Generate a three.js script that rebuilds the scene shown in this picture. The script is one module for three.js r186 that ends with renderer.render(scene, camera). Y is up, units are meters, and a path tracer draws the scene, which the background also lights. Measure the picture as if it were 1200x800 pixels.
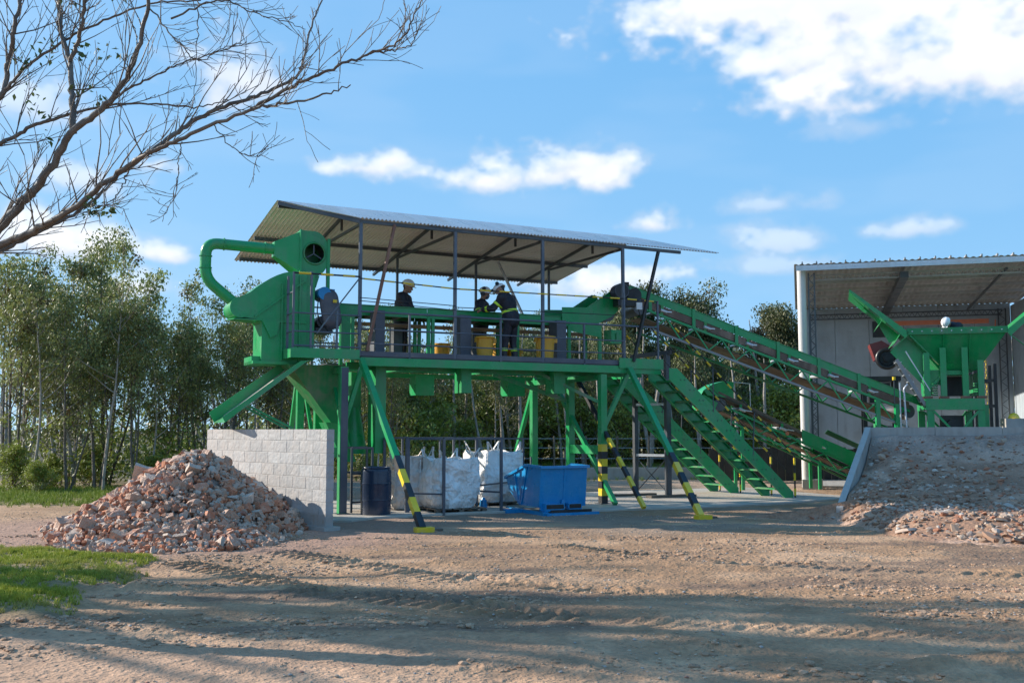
import * as THREE from 'three';
import { mergeGeometries } from 'three/addons/utils/BufferGeometryUtils.js';
import { MarchingCubes } from 'three/addons/objects/MarchingCubes.js';

// ---------------------------------------------------------------- camera, sky, sun, exposure
const scene = new THREE.Scene();
const EYE = 1.6, FOCAL = 1167, PITCH = Math.atan(103 / FOCAL);        // measured in a frame of 1200 x 800
const camera = new THREE.PerspectiveCamera(2 * Math.atan(400 / FOCAL) * 180 / Math.PI, 1200 / 800, 0.1, 3000);
camera.position.set(0, EYE, 0);
camera.lookAt(0, EYE + Math.tan(PITCH) * 10, -10);
const renderer = new THREE.WebGLRenderer({ antialias: true });
renderer.toneMapping = THREE.LinearToneMapping;
renderer.toneMappingExposure = 1.54;
renderer.shadowMap.enabled = true;
const SUN_EL = 24.5 * Math.PI / 180, SUN = new THREE.Vector3(-0.955, 0, -0.285).normalize().multiplyScalar(Math.cos(SUN_EL)).setY(Math.sin(SUN_EL));
const sun = new THREE.DirectionalLight(new THREE.Color(1.0, 0.92, 0.81), 5);
sun.position.copy(SUN).multiplyScalar(80).add(new THREE.Vector3(0, 0, -20));
sun.target.position.set(0, 0, -20);
sun.castShadow = true;
Object.assign(sun.shadow.camera, { left: -45, right: 45, top: 45, bottom: -45, near: 1, far: 220 });
sun.shadow.mapSize.set(4096, 4096);
sun.shadow.radius = 1;
scene.add(sun, sun.target);

// ---------------------------------------------------------------- chance and noise
function rng(seed) {
  let a = seed >>> 0;
  return () => { a = (a + 0x6d2b79f5) | 0; let t = Math.imul(a ^ (a >>> 15), 1 | a); t = (t + Math.imul(t ^ (t >>> 7), 61 | t)) ^ t; return ((t ^ (t >>> 14)) >>> 0) / 4294967296; };
}
const clamp = (x, a = 0, b = 1) => Math.min(b, Math.max(a, x)), lerp = (a, b, t) => a + (b - a) * t;
const smooth = (a, b, x) => { const t = clamp((x - a) / (b - a)); return t * t * (3 - 2 * t); };
const hash = (x, y, s) => { let h = Math.imul(x | 0, 374761393) + Math.imul(y | 0, 668265263) + Math.imul(s | 0, 1274126177); h = Math.imul(h ^ (h >>> 13), 1274126177); return ((h ^ (h >>> 16)) >>> 0) / 4294967296; };
function vnoise(x, y, s = 0, period = 0) {           // value noise, 0..1, repeating after a whole number of cells when period is given
  const ix = Math.floor(x), iy = Math.floor(y), fx = x - ix, fy = y - iy, u = fx * fx * (3 - 2 * fx), v = fy * fy * (3 - 2 * fy);
  const w = period ? (k) => ((k % period) + period) % period : (k) => k;
  const a = hash(w(ix), w(iy), s), b = hash(w(ix + 1), w(iy), s), c = hash(w(ix), w(iy + 1), s), d = hash(w(ix + 1), w(iy + 1), s);
  return lerp(lerp(a, b, u), lerp(c, d, u), v);
}
function fbm(x, y, oct = 4, s = 0, period = 0) { let sum = 0, amp = 0.5, tot = 0; for (let i = 0; i < oct; i++) { sum += amp * vnoise(x, y, s + i * 17, period); tot += amp; x *= 2; y *= 2; period *= 2; amp *= 0.5; } return sum / tot; }

// ---------------------------------------------------------------- the sky: air and clouds in every direction
{
  const W = 4096, Hh = 2048, data = new Float32Array(W * Hh * 4), rows = [];
  const dirOf = (px, py) => {                        // direction of a cloud seen in the frame
    const a = (px - 600) / FOCAL, b = (400 - py) / FOCAL, c = Math.cos(PITCH), s = Math.sin(PITCH), X = a, Y = b * c + s, D = c - b * s;
    return [Math.atan2(X, D), Math.atan2(Y, Math.hypot(X, D))];
  };
  const clouds = [];
  const cloud = (px, py, w, h, dens, seed, flat = 0.5) => { const [az, el] = dirOf(px, py); clouds.push({ az, el, w: w / FOCAL, h: h / FOCAL, dens, seed, flat }); };
  cloud(1000, 6, 235, 66, 1.5, 3); cloud(1060, 80, 195, 58, 1.25, 4); cloud(880, 4, 130, 38, 1.0, 9); cloud(1170, 60, 130, 76, 1.2, 12); cloud(950, 62, 105, 44, 0.95, 14); cloud(800, 20, 70, 26, 0.6, 15);
  cloud(430, 197, 58, 20, 0.95, 21); cloud(468, 190, 26, 18, 0.8, 22); cloud(570, 212, 90, 24, 1.0, 23); cloud(660, 203, 100, 34, 1.1, 24); cloud(690, 190, 50, 24, 0.9, 25);
  cloud(762, 264, 44, 22, 1.0, 31); cloud(188, 298, 50, 16, 0.95, 32); cloud(60, 285, 100, 34, 1.1, 33); cloud(265, 85, 60, 44, 0.75, 34, 0.1); cloud(310, 90, 34, 26, 0.55, 35, 0.1);
  cloud(182, 194, 36, 16, 0.75, 36); cloud(118, 283, 40, 16, 0.7, 37); cloud(165, 338, 60, 24, 0.9, 38); cloud(900, 240, 60, 18, 0.42, 41); cloud(915, 284, 66, 22, 0.5, 42);
  cloud(1064, 268, 50, 15, 0.55, 43); cloud(695, 335, 110, 32, 1.0, 44); cloud(905, 312, 70, 16, 0.35, 45); cloud(1010, 150, 60, 18, 0.3, 46); cloud(90, 210, 60, 24, 0.6, 47); cloud(40, 120, 70, 30, 0.5, 48);
  const r = rng(77);                                 // and the same kind of fair-weather cloud all round
  for (let i = 0; i < 70; i++) {
    const az = 0.62 + r() * (2 * Math.PI - 1.24), el = 0.08 + Math.pow(r(), 1.4) * 0.9, big = 0.03 + 0.14 * r() * (0.4 + el);
    clouds.push({ az, el, w: big, h: big * (0.26 + 0.15 * r()), dens: 0.5 + 0.7 * r(), seed: 100 + i, flat: 0.5 });
  }
  const sunAz = Math.atan2(SUN.x, -SUN.z), sunEl = Math.asin(SUN.y);
  for (let row = 0; row < Hh; row++) {
    const el = ((row + 0.5) / Hh - 0.5) * Math.PI, e = Math.max(0, el), near = clouds.filter((c) => Math.abs(el - c.el) < c.h * 1.7);
    const t = Math.pow(Math.min(1, e / 0.95), 0.55), horizon = Math.exp(-e * 7.0);
    for (let col = 0; col < W; col++) {
      const round = ((col + 0.5) / W - 0.5) * 2 * Math.PI, az = Math.atan2(Math.cos(round), -Math.sin(round));
      const cosSun = Math.sin(el) * Math.sin(sunEl) + Math.cos(el) * Math.cos(sunEl) * Math.cos(az - sunAz), glow = Math.pow(Math.max(0, cosSun), 6) * 0.30 + Math.pow(Math.max(0, cosSun * 0.5 + 0.5), 3) * 0.10;
      let R = lerp(0.31, 0.036, t) + 0.10 * horizon + glow, G = lerp(0.60, 0.285, t) + 0.08 * horizon + glow * 0.95, B = lerp(0.88, 0.68, t) + 0.04 * horizon + glow * 0.8;
      let cover = 0, shadeSum = 0;
      for (const c of near) {
        let da = az - c.az; if (da > Math.PI) da -= 2 * Math.PI; else if (da < -Math.PI) da += 2 * Math.PI;
        da *= Math.cos(el);
        const x = da / c.w; if (Math.abs(x) > 1.6) continue;
        let y = (el - c.el) / c.h; if (y < 0) y *= 1 + c.flat;
        const q = Math.sqrt(x * x + y * y); if (q > 1.6) continue;
        const k = 30, n = fbm(da * k + c.seed * 7.3, (el - c.el) * k * 1.5 + c.seed * 3.1, 6, c.seed), m = fbm(da * 95 + c.seed, (el - c.el) * 130, 4, c.seed + 5);
        const d = (1 - q) + (n - 0.5) * 1.7 + (m - 0.5) * 0.35, a = smooth(-0.14, 0.92, d) * c.dens;
        if (a <= 0) continue;
        const body = clamp(a), lit = 0.86 + 0.16 * smooth(-0.7, 0.5, y + (n - 0.5) * 1.5 - x * 0.25);
        shadeSum = lerp(shadeSum, lit, body); cover = cover + body * (1 - cover);
      }
      cover = Math.min(0.94, cover);
      const veil = 0.05 * smooth(0.45, 0.75, fbm(az * 6 + 40, el * 22, 4, 91));
      R = lerp(R, 0.9, veil); G = lerp(G, 0.92, veil); B = lerp(B, 0.95, veil);
      const s = cover > 0 ? shadeSum / Math.max(cover, 0.35) : 0;
      const l = clamp(s, 0.8, 1.02);
      R = lerp(R, 0.88 * l, cover); G = lerp(G, 0.91 * l, cover); B = lerp(B, 0.955 * Math.min(1.02, l * 1.03), cover);
      const o = (row * W + col) * 4; data[o] = R; data[o + 1] = G; data[o + 2] = B; data[o + 3] = 1;
    }
  }
  for (let i = 0; i < data.length; i++) if (i % 4 !== 3) data[i] *= 0.765;
  const sky = new THREE.DataTexture(data, W, Hh, THREE.RGBAFormat, THREE.FloatType);
  sky.mapping = THREE.EquirectangularReflectionMapping; sky.magFilter = THREE.LinearFilter; sky.needsUpdate = true;
  scene.background = sky; scene.environment = sky;
}

// ---------------------------------------------------------------- names, frames, things and parts
const taken = new Map();
function numbered(name) { const n = taken.get(name) ?? 0; taken.set(name, n + 1); return n ? name + '_' + String(n).padStart(3, '0') : name; }
class Frame {                                        // u runs along, v away from the viewer, y up; X is right of the camera, d in front of it
  constructor(X, d, degrees) { this.X = X; this.d = d; this.a = degrees * Math.PI / 180; }
  world([u, y, v]) { const c = Math.cos(this.a), s = Math.sin(this.a); return new THREE.Vector3(this.X + u * c - v * s, y, -(this.d + u * s + v * c)); }
}
const bases = new WeakMap();
function thing(frame, base, name, label, category, group) {
  const o = new THREE.Group(); o.name = numbered(name); scene.add(o);
  o.position.copy(frame.world(base)); o.rotation.y = frame.a;
  o.userData = { label, category }; if (group) o.userData.group = group;
  bases.set(o, base); return o;
}
const shadows = (m) => { m.castShadow = true; m.receiveShadow = true; return m; };
function boxUV(g) {                                  // uv in metres, from the face's own direction
  const p = g.attributes.position, uv = new Float32Array(p.count * 2), a = new THREE.Vector3(), b = new THREE.Vector3(), c = new THREE.Vector3(), n = new THREE.Vector3();
  for (let i = 0; i < p.count; i += 3) {
    a.fromBufferAttribute(p, i); b.fromBufferAttribute(p, i + 1); c.fromBufferAttribute(p, i + 2);
    n.subVectors(c, b).cross(a.clone().sub(b)); const ax = Math.abs(n.x), ay = Math.abs(n.y), az = Math.abs(n.z);
    [a, b, c].forEach((q, k) => { const [s, t] = ax > ay && ax > az ? [q.z, q.y] : ay > az ? [q.x, q.z] : [q.x, q.y]; uv[(i + k) * 2] = s; uv[(i + k) * 2 + 1] = t; });
  }
  g.setAttribute('uv', new THREE.BufferAttribute(uv, 2)); return g;
}
function plain(g) {
  if (g.index) g = g.toNonIndexed();
  for (const k of Object.keys(g.attributes)) if (!['position', 'normal', 'color'].includes(k)) g.deleteAttribute(k);
  if (!g.attributes.normal) g.computeVertexNormals();
  return g;
}
function join(list) {
  const gs = list.flat(Infinity).map(plain), colored = gs.some((g) => g.attributes.color);
  if (colored) for (const g of gs) if (!g.attributes.color) g.setAttribute('color', new THREE.BufferAttribute(new Float32Array(g.attributes.position.count * 3).fill(1), 3));
  return boxUV(gs.length === 1 ? gs[0] : mergeGeometries(gs));
}
function part(parent, name, list, material, extra) { // a mesh under a thing, or under a part of it; shapes are given in the thing's frame
  let root = parent; while (root.parent && root.parent !== scene) root = root.parent;
  const b = bases.get(root), g = join([list]); if (b) g.translate(-b[0], -b[1], b[2]);
  const m = shadows(new THREE.Mesh(g, material)); m.name = name; parent.add(m);
  if (extra) Object.assign(m.userData, extra); return m;
}
function single(frame, base, name, label, category, group, list, material) {
  const g = join([list]); g.translate(-base[0], -base[1], base[2]);
  const m = shadows(new THREE.Mesh(g, material)); m.name = numbered(name); m.position.copy(frame.world(base)); m.rotation.y = frame.a;
  m.userData = { label, category }; if (group) m.userData.group = group; scene.add(m); return m;
}
function copy(o, frame, base, label, group, turn = 0, scale) {
  const c = o.clone(); c.name = numbered(o.name.replace(/_\d{3}$/, '')); c.position.copy(frame.world(base)); c.rotation.y = frame.a + turn;
  if (scale) c.scale.set(...[].concat(scale, scale, scale).slice(0, 3));
  c.userData = { ...o.userData }; if (label) c.userData.label = label; if (group) c.userData.group = group; scene.add(c); return c;
}

// ---------------------------------------------------------------- shapes, in frame coordinates [u, y, v]
const P3 = (p) => new THREE.Vector3(p[0], p[1], -p[2]);
function box(u0, u1, y0, y1, v0, v1) { const g = new THREE.BoxGeometry(Math.abs(u1 - u0), Math.abs(y1 - y0), Math.abs(v1 - v0)); g.translate((u0 + u1) / 2, (y0 + y1) / 2, -(v0 + v1) / 2); return g; }
const UP = new THREE.Vector3(0, 1, 0);
function turnTo(g, a, b, up = UP) {                  // lays a shape built along z from 0 to 1 between two points
  const d = b.clone().sub(a), L = d.length(); d.normalize();
  let x = new THREE.Vector3().crossVectors(up, d); if (x.lengthSq() < 1e-6) x = new THREE.Vector3(1, 0, 0); x.normalize();
  const y = new THREE.Vector3().crossVectors(d, x);
  g.applyMatrix4(new THREE.Matrix4().makeBasis(x, y, d.clone().multiplyScalar(L)).setPosition(a)); g.deleteAttribute('normal'); g = g.index ? g.toNonIndexed() : g; g.computeVertexNormals(); return g;
}
function bar(p, q, w, h = w) { const g = new THREE.BoxGeometry(w, h, 1); g.translate(0, 0, 0.5); return turnTo(g, P3(p), P3(q)); }
function angle(p, q, w, t = 0.008) { const a = new THREE.BoxGeometry(w, t, 1), b = new THREE.BoxGeometry(t, w, 1); a.translate(0, w / 2 - t / 2, 0.5); b.translate(w / 2 - t / 2, -t / 2, 0.5); return [turnTo(a, P3(p), P3(q)), turnTo(b, P3(p), P3(q))]; }
function tube(p, q, r, r2 = r, seg = 10) {
  const a = P3(p), b = P3(q), L = a.distanceTo(b), g = new THREE.CylinderGeometry(r2, r, L, seg, 1); g.translate(0, L / 2, 0);
  g.applyQuaternion(new THREE.Quaternion().setFromUnitVectors(UP, b.clone().sub(a).normalize())); g.translate(a.x, a.y, a.z); return g;
}
function pipe(points, r, seg = 10, steps = 40) {     // a bent round pipe through points, with short bends
  const path = new THREE.CurvePath(), ps = points.map(P3), bend = r * 2.2; let from = ps[0];
  for (let i = 1; i < ps.length - 1; i++) {
    const a = ps[i].clone().add(ps[i - 1].clone().sub(ps[i]).setLength(bend)), b = ps[i].clone().add(ps[i + 1].clone().sub(ps[i]).setLength(bend));
    path.add(new THREE.LineCurve3(from, a)); path.add(new THREE.QuadraticBezierCurve3(a, ps[i], b)); from = b;
  }
  path.add(new THREE.LineCurve3(from, ps[ps.length - 1]));
  return new THREE.TubeGeometry(path, steps, r, seg, false);
}
function prism(profile, v0, v1, holes) {             // a profile of [u, y] drawn out along v
  const s = new THREE.Shape(profile.map(([x, y]) => new THREE.Vector2(x, y))); if (holes) s.holes = holes.map((h) => new THREE.Path(h.map(([x, y]) => new THREE.Vector2(x, y))));
  const g = new THREE.ExtrudeGeometry(s, { depth: Math.abs(v1 - v0), bevelEnabled: false, curveSegments: 8 }); g.translate(0, 0, -Math.max(v0, v1)); return g;
}
function prismU(profile, u0, u1) {                   // a profile of [v, y] drawn out along u
  const s = new THREE.Shape(profile.map(([v, y]) => new THREE.Vector2(v, y))), g = new THREE.ExtrudeGeometry(s, { depth: Math.abs(u1 - u0), bevelEnabled: false });
  g.rotateY(Math.PI / 2); g.translate(Math.min(u0, u1), 0, 0); return g;
}
function hexa(b, t) {                                // eight corners: four below, four above, both in the same order
  const v = [...b, ...t].map(P3), f = [[0, 1, 2, 3], [7, 6, 5, 4], [0, 4, 5, 1], [1, 5, 6, 2], [2, 6, 7, 3], [3, 7, 4, 0]], pos = [];
  const c = v.reduce((s, p) => s.add(p), new THREE.Vector3()).multiplyScalar(1 / 8);
  for (const q of f) {
    const [A, B, C, D] = q.map((i) => v[i]), n = new THREE.Vector3().crossVectors(B.clone().sub(A), C.clone().sub(A)), m = A.clone().add(B).add(C).add(D).multiplyScalar(0.25);
    const order = n.dot(m.sub(c)) >= 0 ? [A, B, C, A, C, D] : [A, C, B, A, D, C];
    for (const p of order) pos.push(p.x, p.y, p.z);
  }
  const g = new THREE.BufferGeometry(); g.setAttribute('position', new THREE.Float32BufferAttribute(pos, 3)); g.computeVertexNormals(); return g;
}
function slab4(a, b, c, d, t) {                      // a plate with four corners and a thickness
  const n = new THREE.Vector3().crossVectors(P3(b).sub(P3(a)), P3(d).sub(P3(a))).normalize().multiplyScalar(t), off = (p) => [p[0] + n.x, p[1] + n.y, p[2] - n.z];
  return hexa([a, b, c, d], [a, b, c, d].map(off));
}
function sheet(a, b, c, d, amp, waves, per = 6) {    // corrugated sheet: waves counted from a to b, drawn out from that edge to d..c
  const A = P3(a), B = P3(b), C = P3(c), D = P3(d), n = new THREE.Vector3().crossVectors(B.clone().sub(A), D.clone().sub(A)).normalize(), N = waves * per, pos = [], idx = [];
  for (let j = 0; j < 4; j++) for (let i = 0; i <= N; i++) {
    const lo = j % 2, top = j < 2 ? 0.0015 : -0.0015, t = i / N, p = (lo ? D.clone().lerp(C, t) : A.clone().lerp(B, t)).addScaledVector(n, amp * Math.sin(t * waves * 2 * Math.PI) + top); pos.push(p.x, p.y, p.z);
  }
  const M = N + 1; for (let s = 0; s < 2; s++) for (let i = 0; i < N; i++) { const o = s * 2 * M + i; idx.push(o, o + 1, o + M + 1, o, o + M + 1, o + M); }
  const g = new THREE.BufferGeometry(); g.setAttribute('position', new THREE.Float32BufferAttribute(pos, 3)); g.setIndex(idx); g.computeVertexNormals(); return g;
}
function ribbon(rows, closed = false) {              // a skin over rows of points, all rows of one length
  const pos = [], idx = [], n = rows[0].length;
  for (const row of rows) for (const p of row) { const q = P3(p); pos.push(q.x, q.y, q.z); }
  for (let j = 0; j < rows.length - 1; j++) for (let i = 0; i < n - (closed ? 0 : 1); i++) { const a = j * n + i, b = j * n + (i + 1) % n; idx.push(a, b, b + n, a, b + n, a + n); }
  const g = new THREE.BufferGeometry(); g.setAttribute('position', new THREE.Float32BufferAttribute(pos, 3)); g.setIndex(idx); g.computeVertexNormals(); return g;
}

// ---------------------------------------------------------------- materials
const toS = (x) => Math.round(255 * clamp(x <= 0.0031308 ? 12.92 * x : 1.055 * Math.pow(x, 1 / 2.4) - 0.055));
function colorTex(size, metres, f) {                 // f(i, j in 0..1) -> linear colour
  const d = new Uint8Array(size * size * 4);
  for (let y = 0; y < size; y++) for (let x = 0; x < size; x++) { const c = f(x / size, y / size), o = (y * size + x) * 4; d[o] = toS(c[0]); d[o + 1] = toS(c[1]); d[o + 2] = toS(c[2]); d[o + 3] = 255; }
  const t = new THREE.DataTexture(d, size, size); t.colorSpace = THREE.SRGBColorSpace; t.wrapS = t.wrapT = THREE.RepeatWrapping; t.magFilter = THREE.LinearFilter; t.repeat.set(1 / metres, 1 / metres); t.needsUpdate = true; return t;
}
function greyTex(size, metres, f) {
  const d = new Uint8Array(size * size * 4);
  for (let y = 0; y < size; y++) for (let x = 0; x < size; x++) { const c = Math.round(255 * clamp(f(x / size, y / size))), o = (y * size + x) * 4; d[o] = d[o + 1] = d[o + 2] = c; d[o + 3] = 255; }
  const t = new THREE.DataTexture(d, size, size); t.wrapS = t.wrapT = THREE.RepeatWrapping; t.magFilter = THREE.LinearFilter; t.repeat.set(1 / metres, 1 / metres); t.needsUpdate = true; return t;
}
const mix = (a, b, t) => [lerp(a[0], b[0], t), lerp(a[1], b[1], t), lerp(a[2], b[2], t)];
const roughMap = greyTex(256, 1.7, (x, y) => 0.72 + 0.5 * (fbm(x * 8, y * 8, 5, 5, 8) - 0.5));
const fineBump = greyTex(512, 0.9, (x, y) => fbm(x * 16, y * 16, 5, 8, 16));
function worn(base, dust, amount, o = {}) {          // paint or metal with dust, streaks and small marks of its own
  const s = o.seed ?? 1, map = colorTex(256, o.size ?? 2.3, (x, y) => {
    const n = fbm(x * 5, y * 5, 5, s, 5), m = fbm(x * 22, y * 22, 3, s + 3, 22), streak = fbm(x * 26, y * 3, 3, s + 6, 26);
    const k = amount * smooth(0.42, 0.8, n * 0.55 + m * 0.2 + streak * 0.3), v = 0.80 + 0.40 * (m * 0.4 + n * 0.6);
    return mix(base.map((c) => c * v), dust, clamp(k));
  });
  return new THREE.MeshStandardMaterial({ map, roughness: o.rough ?? 0.5, metalness: o.metal ?? 0, roughnessMap: roughMap, bumpMap: fineBump, bumpScale: o.bump ?? 0.002, side: o.side ?? THREE.FrontSide });
}
const DUST = [0.30, 0.24, 0.18];
const M = {
  green: worn([0.005, 0.300, 0.085], [0.080, 0.235, 0.115], 0.7, { rough: 0.45, side: THREE.DoubleSide }),
  greenDusty: worn([0.008, 0.235, 0.070], [0.20, 0.21, 0.14], 0.8, { rough: 0.55, seed: 2, side: THREE.DoubleSide }),
  dustyFloor: worn([0.36, 0.33, 0.29], [0.46, 0.42, 0.36], 0.9, { rough: 0.8, seed: 4 }),
  midGrey: worn([0.22, 0.23, 0.24], [0.3, 0.28, 0.25], 0.6, { rough: 0.5, metal: 0.2, seed: 27 }),
  steel: worn([0.055, 0.066, 0.080], [0.16, 0.14, 0.12], 0.45, { rough: 0.5, seed: 3 }),
  slate: worn([0.075, 0.085, 0.110], [0.16, 0.15, 0.14], 0.5, { rough: 0.6, seed: 5 }),
  rail: worn([0.075, 0.095, 0.130], [0.2, 0.19, 0.18], 0.4, { rough: 0.45, seed: 6 }),
  black: worn([0.012, 0.013, 0.016], [0.08, 0.07, 0.06], 0.4, { rough: 0.6, seed: 7 }),
  yellow: worn([0.78, 0.55, 0.015], [0.5, 0.36, 0.16], 0.5, { rough: 0.55, seed: 8 }),
  rust: worn([0.19, 0.085, 0.055], [0.30, 0.17, 0.11], 0.8, { rough: 0.75, seed: 9 }),
  zincUnder: worn([0.78, 0.755, 0.74], [0.60, 0.57, 0.545], 0.8, { rough: 0.6, metal: 0.0, seed: 26, side: THREE.DoubleSide }),
  zinc: worn([0.72, 0.72, 0.71], [0.50, 0.45, 0.40], 0.55, { rough: 0.42, metal: 0.35, seed: 10, side: THREE.DoubleSide }),
  shedSheet: worn([0.40, 0.39, 0.385], [0.27, 0.245, 0.225], 0.8, { rough: 0.6, metal: 0.0, seed: 11, side: THREE.DoubleSide }),
  galv: worn([0.55, 0.57, 0.60], [0.4, 0.38, 0.35], 0.5, { rough: 0.4, metal: 0.4, seed: 12 }),
  concrete: worn([0.40, 0.38, 0.35], [0.28, 0.25, 0.22], 0.8, { rough: 0.9, seed: 13, bump: 0.006 }),
  render: worn([0.35, 0.40, 0.44], [0.22, 0.235, 0.24], 0.95, { rough: 0.9, seed: 14, size: 5, bump: 0.006 }),
  whitePost: worn([0.62, 0.595, 0.57], [0.45, 0.40, 0.36], 0.6, { rough: 0.85, seed: 15 }),
  belt: worn([0.13, 0.085, 0.06], [0.28, 0.2, 0.14], 0.8, { rough: 0.85, seed: 16, side: THREE.DoubleSide }),
  blueDrum: worn([0.016, 0.030, 0.062], [0.10, 0.10, 0.11], 0.45, { rough: 0.38, seed: 17 }),
  skipBlue: worn([0.005, 0.235, 0.52], [0.06, 0.27, 0.46], 0.6, { rough: 0.42, seed: 18, side: THREE.DoubleSide }),
  binYellow: worn([0.72, 0.37, 0.03], [0.5, 0.3, 0.1], 0.5, { rough: 0.5, seed: 19, side: THREE.DoubleSide }),
  bag: worn([0.86, 0.855, 0.84], [0.55, 0.5, 0.45], 0.55, { rough: 0.7, seed: 20, side: THREE.DoubleSide }),
  bagPink: worn([0.74, 0.66, 0.60], [0.52, 0.43, 0.36], 0.7, { rough: 0.75, seed: 21, side: THREE.DoubleSide }),
  wood: worn([0.13, 0.10, 0.075], [0.25, 0.2, 0.15], 0.7, { rough: 0.85, seed: 22 }),
  red: worn([0.20, 0.026, 0.021], [0.2, 0.06, 0.05], 0.6, { rough: 0.5, seed: 23 }),
  orange: worn([0.62, 0.16, 0.06], [0.4, 0.15, 0.08], 0.5, { rough: 0.6, seed: 24 }),
  white: worn([0.80, 0.80, 0.79], [0.6, 0.57, 0.52], 0.35, { rough: 0.4, seed: 25 }),
  blockBase: null,
};
const crease = greyTex(512, 1.1, (x, y) => { let s = 0; for (const [f, k, q] of [[3, 0.5, 90], [6, 0.3, 91], [11, 0.2, 92]]) s += k * (1 - Math.abs(2 * fbm(x * f, y * f, 3, q, f) - 1) * 2.2); return s; });
for (const m of [M.bag, M.bagPink]) { m.bumpMap = crease; m.bumpScale = 0.06; }
M.dirt = worn([0.31, 0.215, 0.145], [0.42, 0.31, 0.225], 0.9, { rough: 0.95, seed: 30, bump: 0.02 });

// ---------------------------------------------------------------- frames measured from the photograph
const WORLD = new Frame(0, 0, 0);                    // u = X, v = distance in front of the camera
const P = new Frame(-3.245, 19.149, 26.67);          // sorting platform
const S = new Frame(8.2, 27.9, -16);                 // shed and feed hopper
const R = new Frame(6.0, 18.2, -26.67);              // dirt ramp
const B = new Frame(-2.93, 16.5, 135);               // block wall: u along the wall, away to the left

// ---------------------------------------------------------------- the ground
const inP = (X, d) => { const c = Math.cos(P.a), s = Math.sin(P.a), x = X - P.X, z = d - P.d; return [x * c + z * s, -x * s + z * c]; };
const inR = (X, d) => { const c = Math.cos(R.a), s = Math.sin(R.a), x = X - R.X, z = d - R.d; return [x * c + z * s, -x * s + z * c]; };
function toSegment(X, d, a, b) { const dx = b[0] - a[0], dz = b[1] - a[1], L = Math.hypot(dx, dz), t = ((X - a[0]) * dx + (d - a[1]) * dz) / L; const s = ((X - a[0]) * dz - (d - a[1]) * dx) / L; return [t, s, L]; }
const TRACKS = [[[-4.1, 12.4], [-1.75, 10.05], 1], [[-1.75, 10.05], [0.8, 8.9], 0.7], [[0.8, 8.9], [4.2, 8.0], 0.22], [[-0.4, 10.9], [2.6, 9.9], 0.28], [[2.4, 12.6], [6.0, 11.4], 0.3], [[-3.2, 13.7], [-1.9, 12.45], 1], [[-1.9, 12.45], [-0.4, 10.9], 0.7], [[0.6, 14.6], [1.8, 13.0], 0.6]];
const grassEdge = (X, d) => smooth(0.25, -0.35, X + 4.05 + 0.20 * (d - 10) + 1.3 * (fbm(X * 1.1, d * 1.1, 4, 60) - 0.5) + 1.6 * smooth(12.4, 13.6, d)) * smooth(8.5, 9.2, d + 0.8 * (fbm(X * 2, d * 2, 3, 61) - 0.5)) * smooth(14.2, 13.2, d);
const farGrass = (X, d) => Math.max(smooth(-6.6, -8.2, X + 0.12 * (d - 20) + (fbm(X * 0.8, d * 0.8, 3, 62) - 0.5)) * smooth(21.2, 22.4, d + (fbm(X, d, 3, 63) - 0.5)), smooth(31, 36, d + 2 * (fbm(X * 0.4, d * 0.4, 3, 64) - 0.5)) * smooth(-10, -3, X) * smooth(14, 9, X));
function groundHeight(X, d) {
  const [pu, pv] = inP(X, d), calm = smooth(-4.6, -3.2, pv) * smooth(-2.5, -1, pu) * smooth(14, 12.5, pu), rough = (1 - 0.86 * calm) * smooth(60, 30, d);
  let h = -0.045 + 0.07 * (fbm(X * 0.42, d * 0.55, 3, 40) - 0.5) * rough;
  h += 0.085 * (fbm(X * 0.8 + 3, d * 1.9, 4, 41) - 0.5) * rough * smooth(16.5, 13, d);
  const clod = fbm(X * 5.5, d * 6.5, 4, 42); h += (0.023 * smooth(0.55, 0.80, clod) - 0.008 * smooth(0.45, 0.2, clod)) * rough * (0.35 + 0.65 * smooth(0.42, 0.6, fbm(X * 0.7, d * 1.3, 3, 43)));
  h += 0.010 * (fbm(X * 15, d * 15, 2, 44) - 0.5) * rough;
  for (const [a, b, k] of TRACKS) { const [t, s, L] = toSegment(X, d, a, b); if (t < -0.1 || t > L || Math.abs(s) > 0.4) continue; h = lerp(h, -0.03, 0.6 * k * smooth(0.3, 0.2, Math.abs(s)) * smooth(-0.1, 0.2, t) * smooth(L, L - 0.3, t)); const w = smooth(0.27, 0.17, Math.abs(s)) * smooth(-0.1, 0.2, t) * smooth(L, L - 0.3, t) * k; h += w * (-0.015 + 0.05 * Math.sin((t + (s > 0 ? 0.5 : -0.5) * s) * 2 * Math.PI / 0.165 + (s > 0 ? 0 : Math.PI))) + 0.025 * k * smooth(0.1, 0, Math.abs(Math.abs(s) - 0.32)) * smooth(0, 0.2, t) * smooth(L, L - 0.3, t) * fbm(X * 9, d * 9, 2, 45); }
  const g = grassEdge(X, d); h += 0.07 * g;
  h += 0.16 * Math.exp(-((X + 3.75) ** 2 / 0.5 + (d - 10.35) ** 2 / 0.02)) * fbm(X * 6, d * 6, 3, 46);                    // earth pushed up along the edge of the grass
  h += 0.14 * Math.exp(-((X - 4.3) ** 2 / 1.4 + (d - 7.2) ** 2 / 0.016)) * fbm(X * 4, d * 6, 3, 47);
  h += 0.5 * smooth(36, 48, d) * smooth(-2, 3, X) * smooth(16, 9, X) * fbm(X * 0.3, d * 0.3, 3, 48);
  return h;
}
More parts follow.
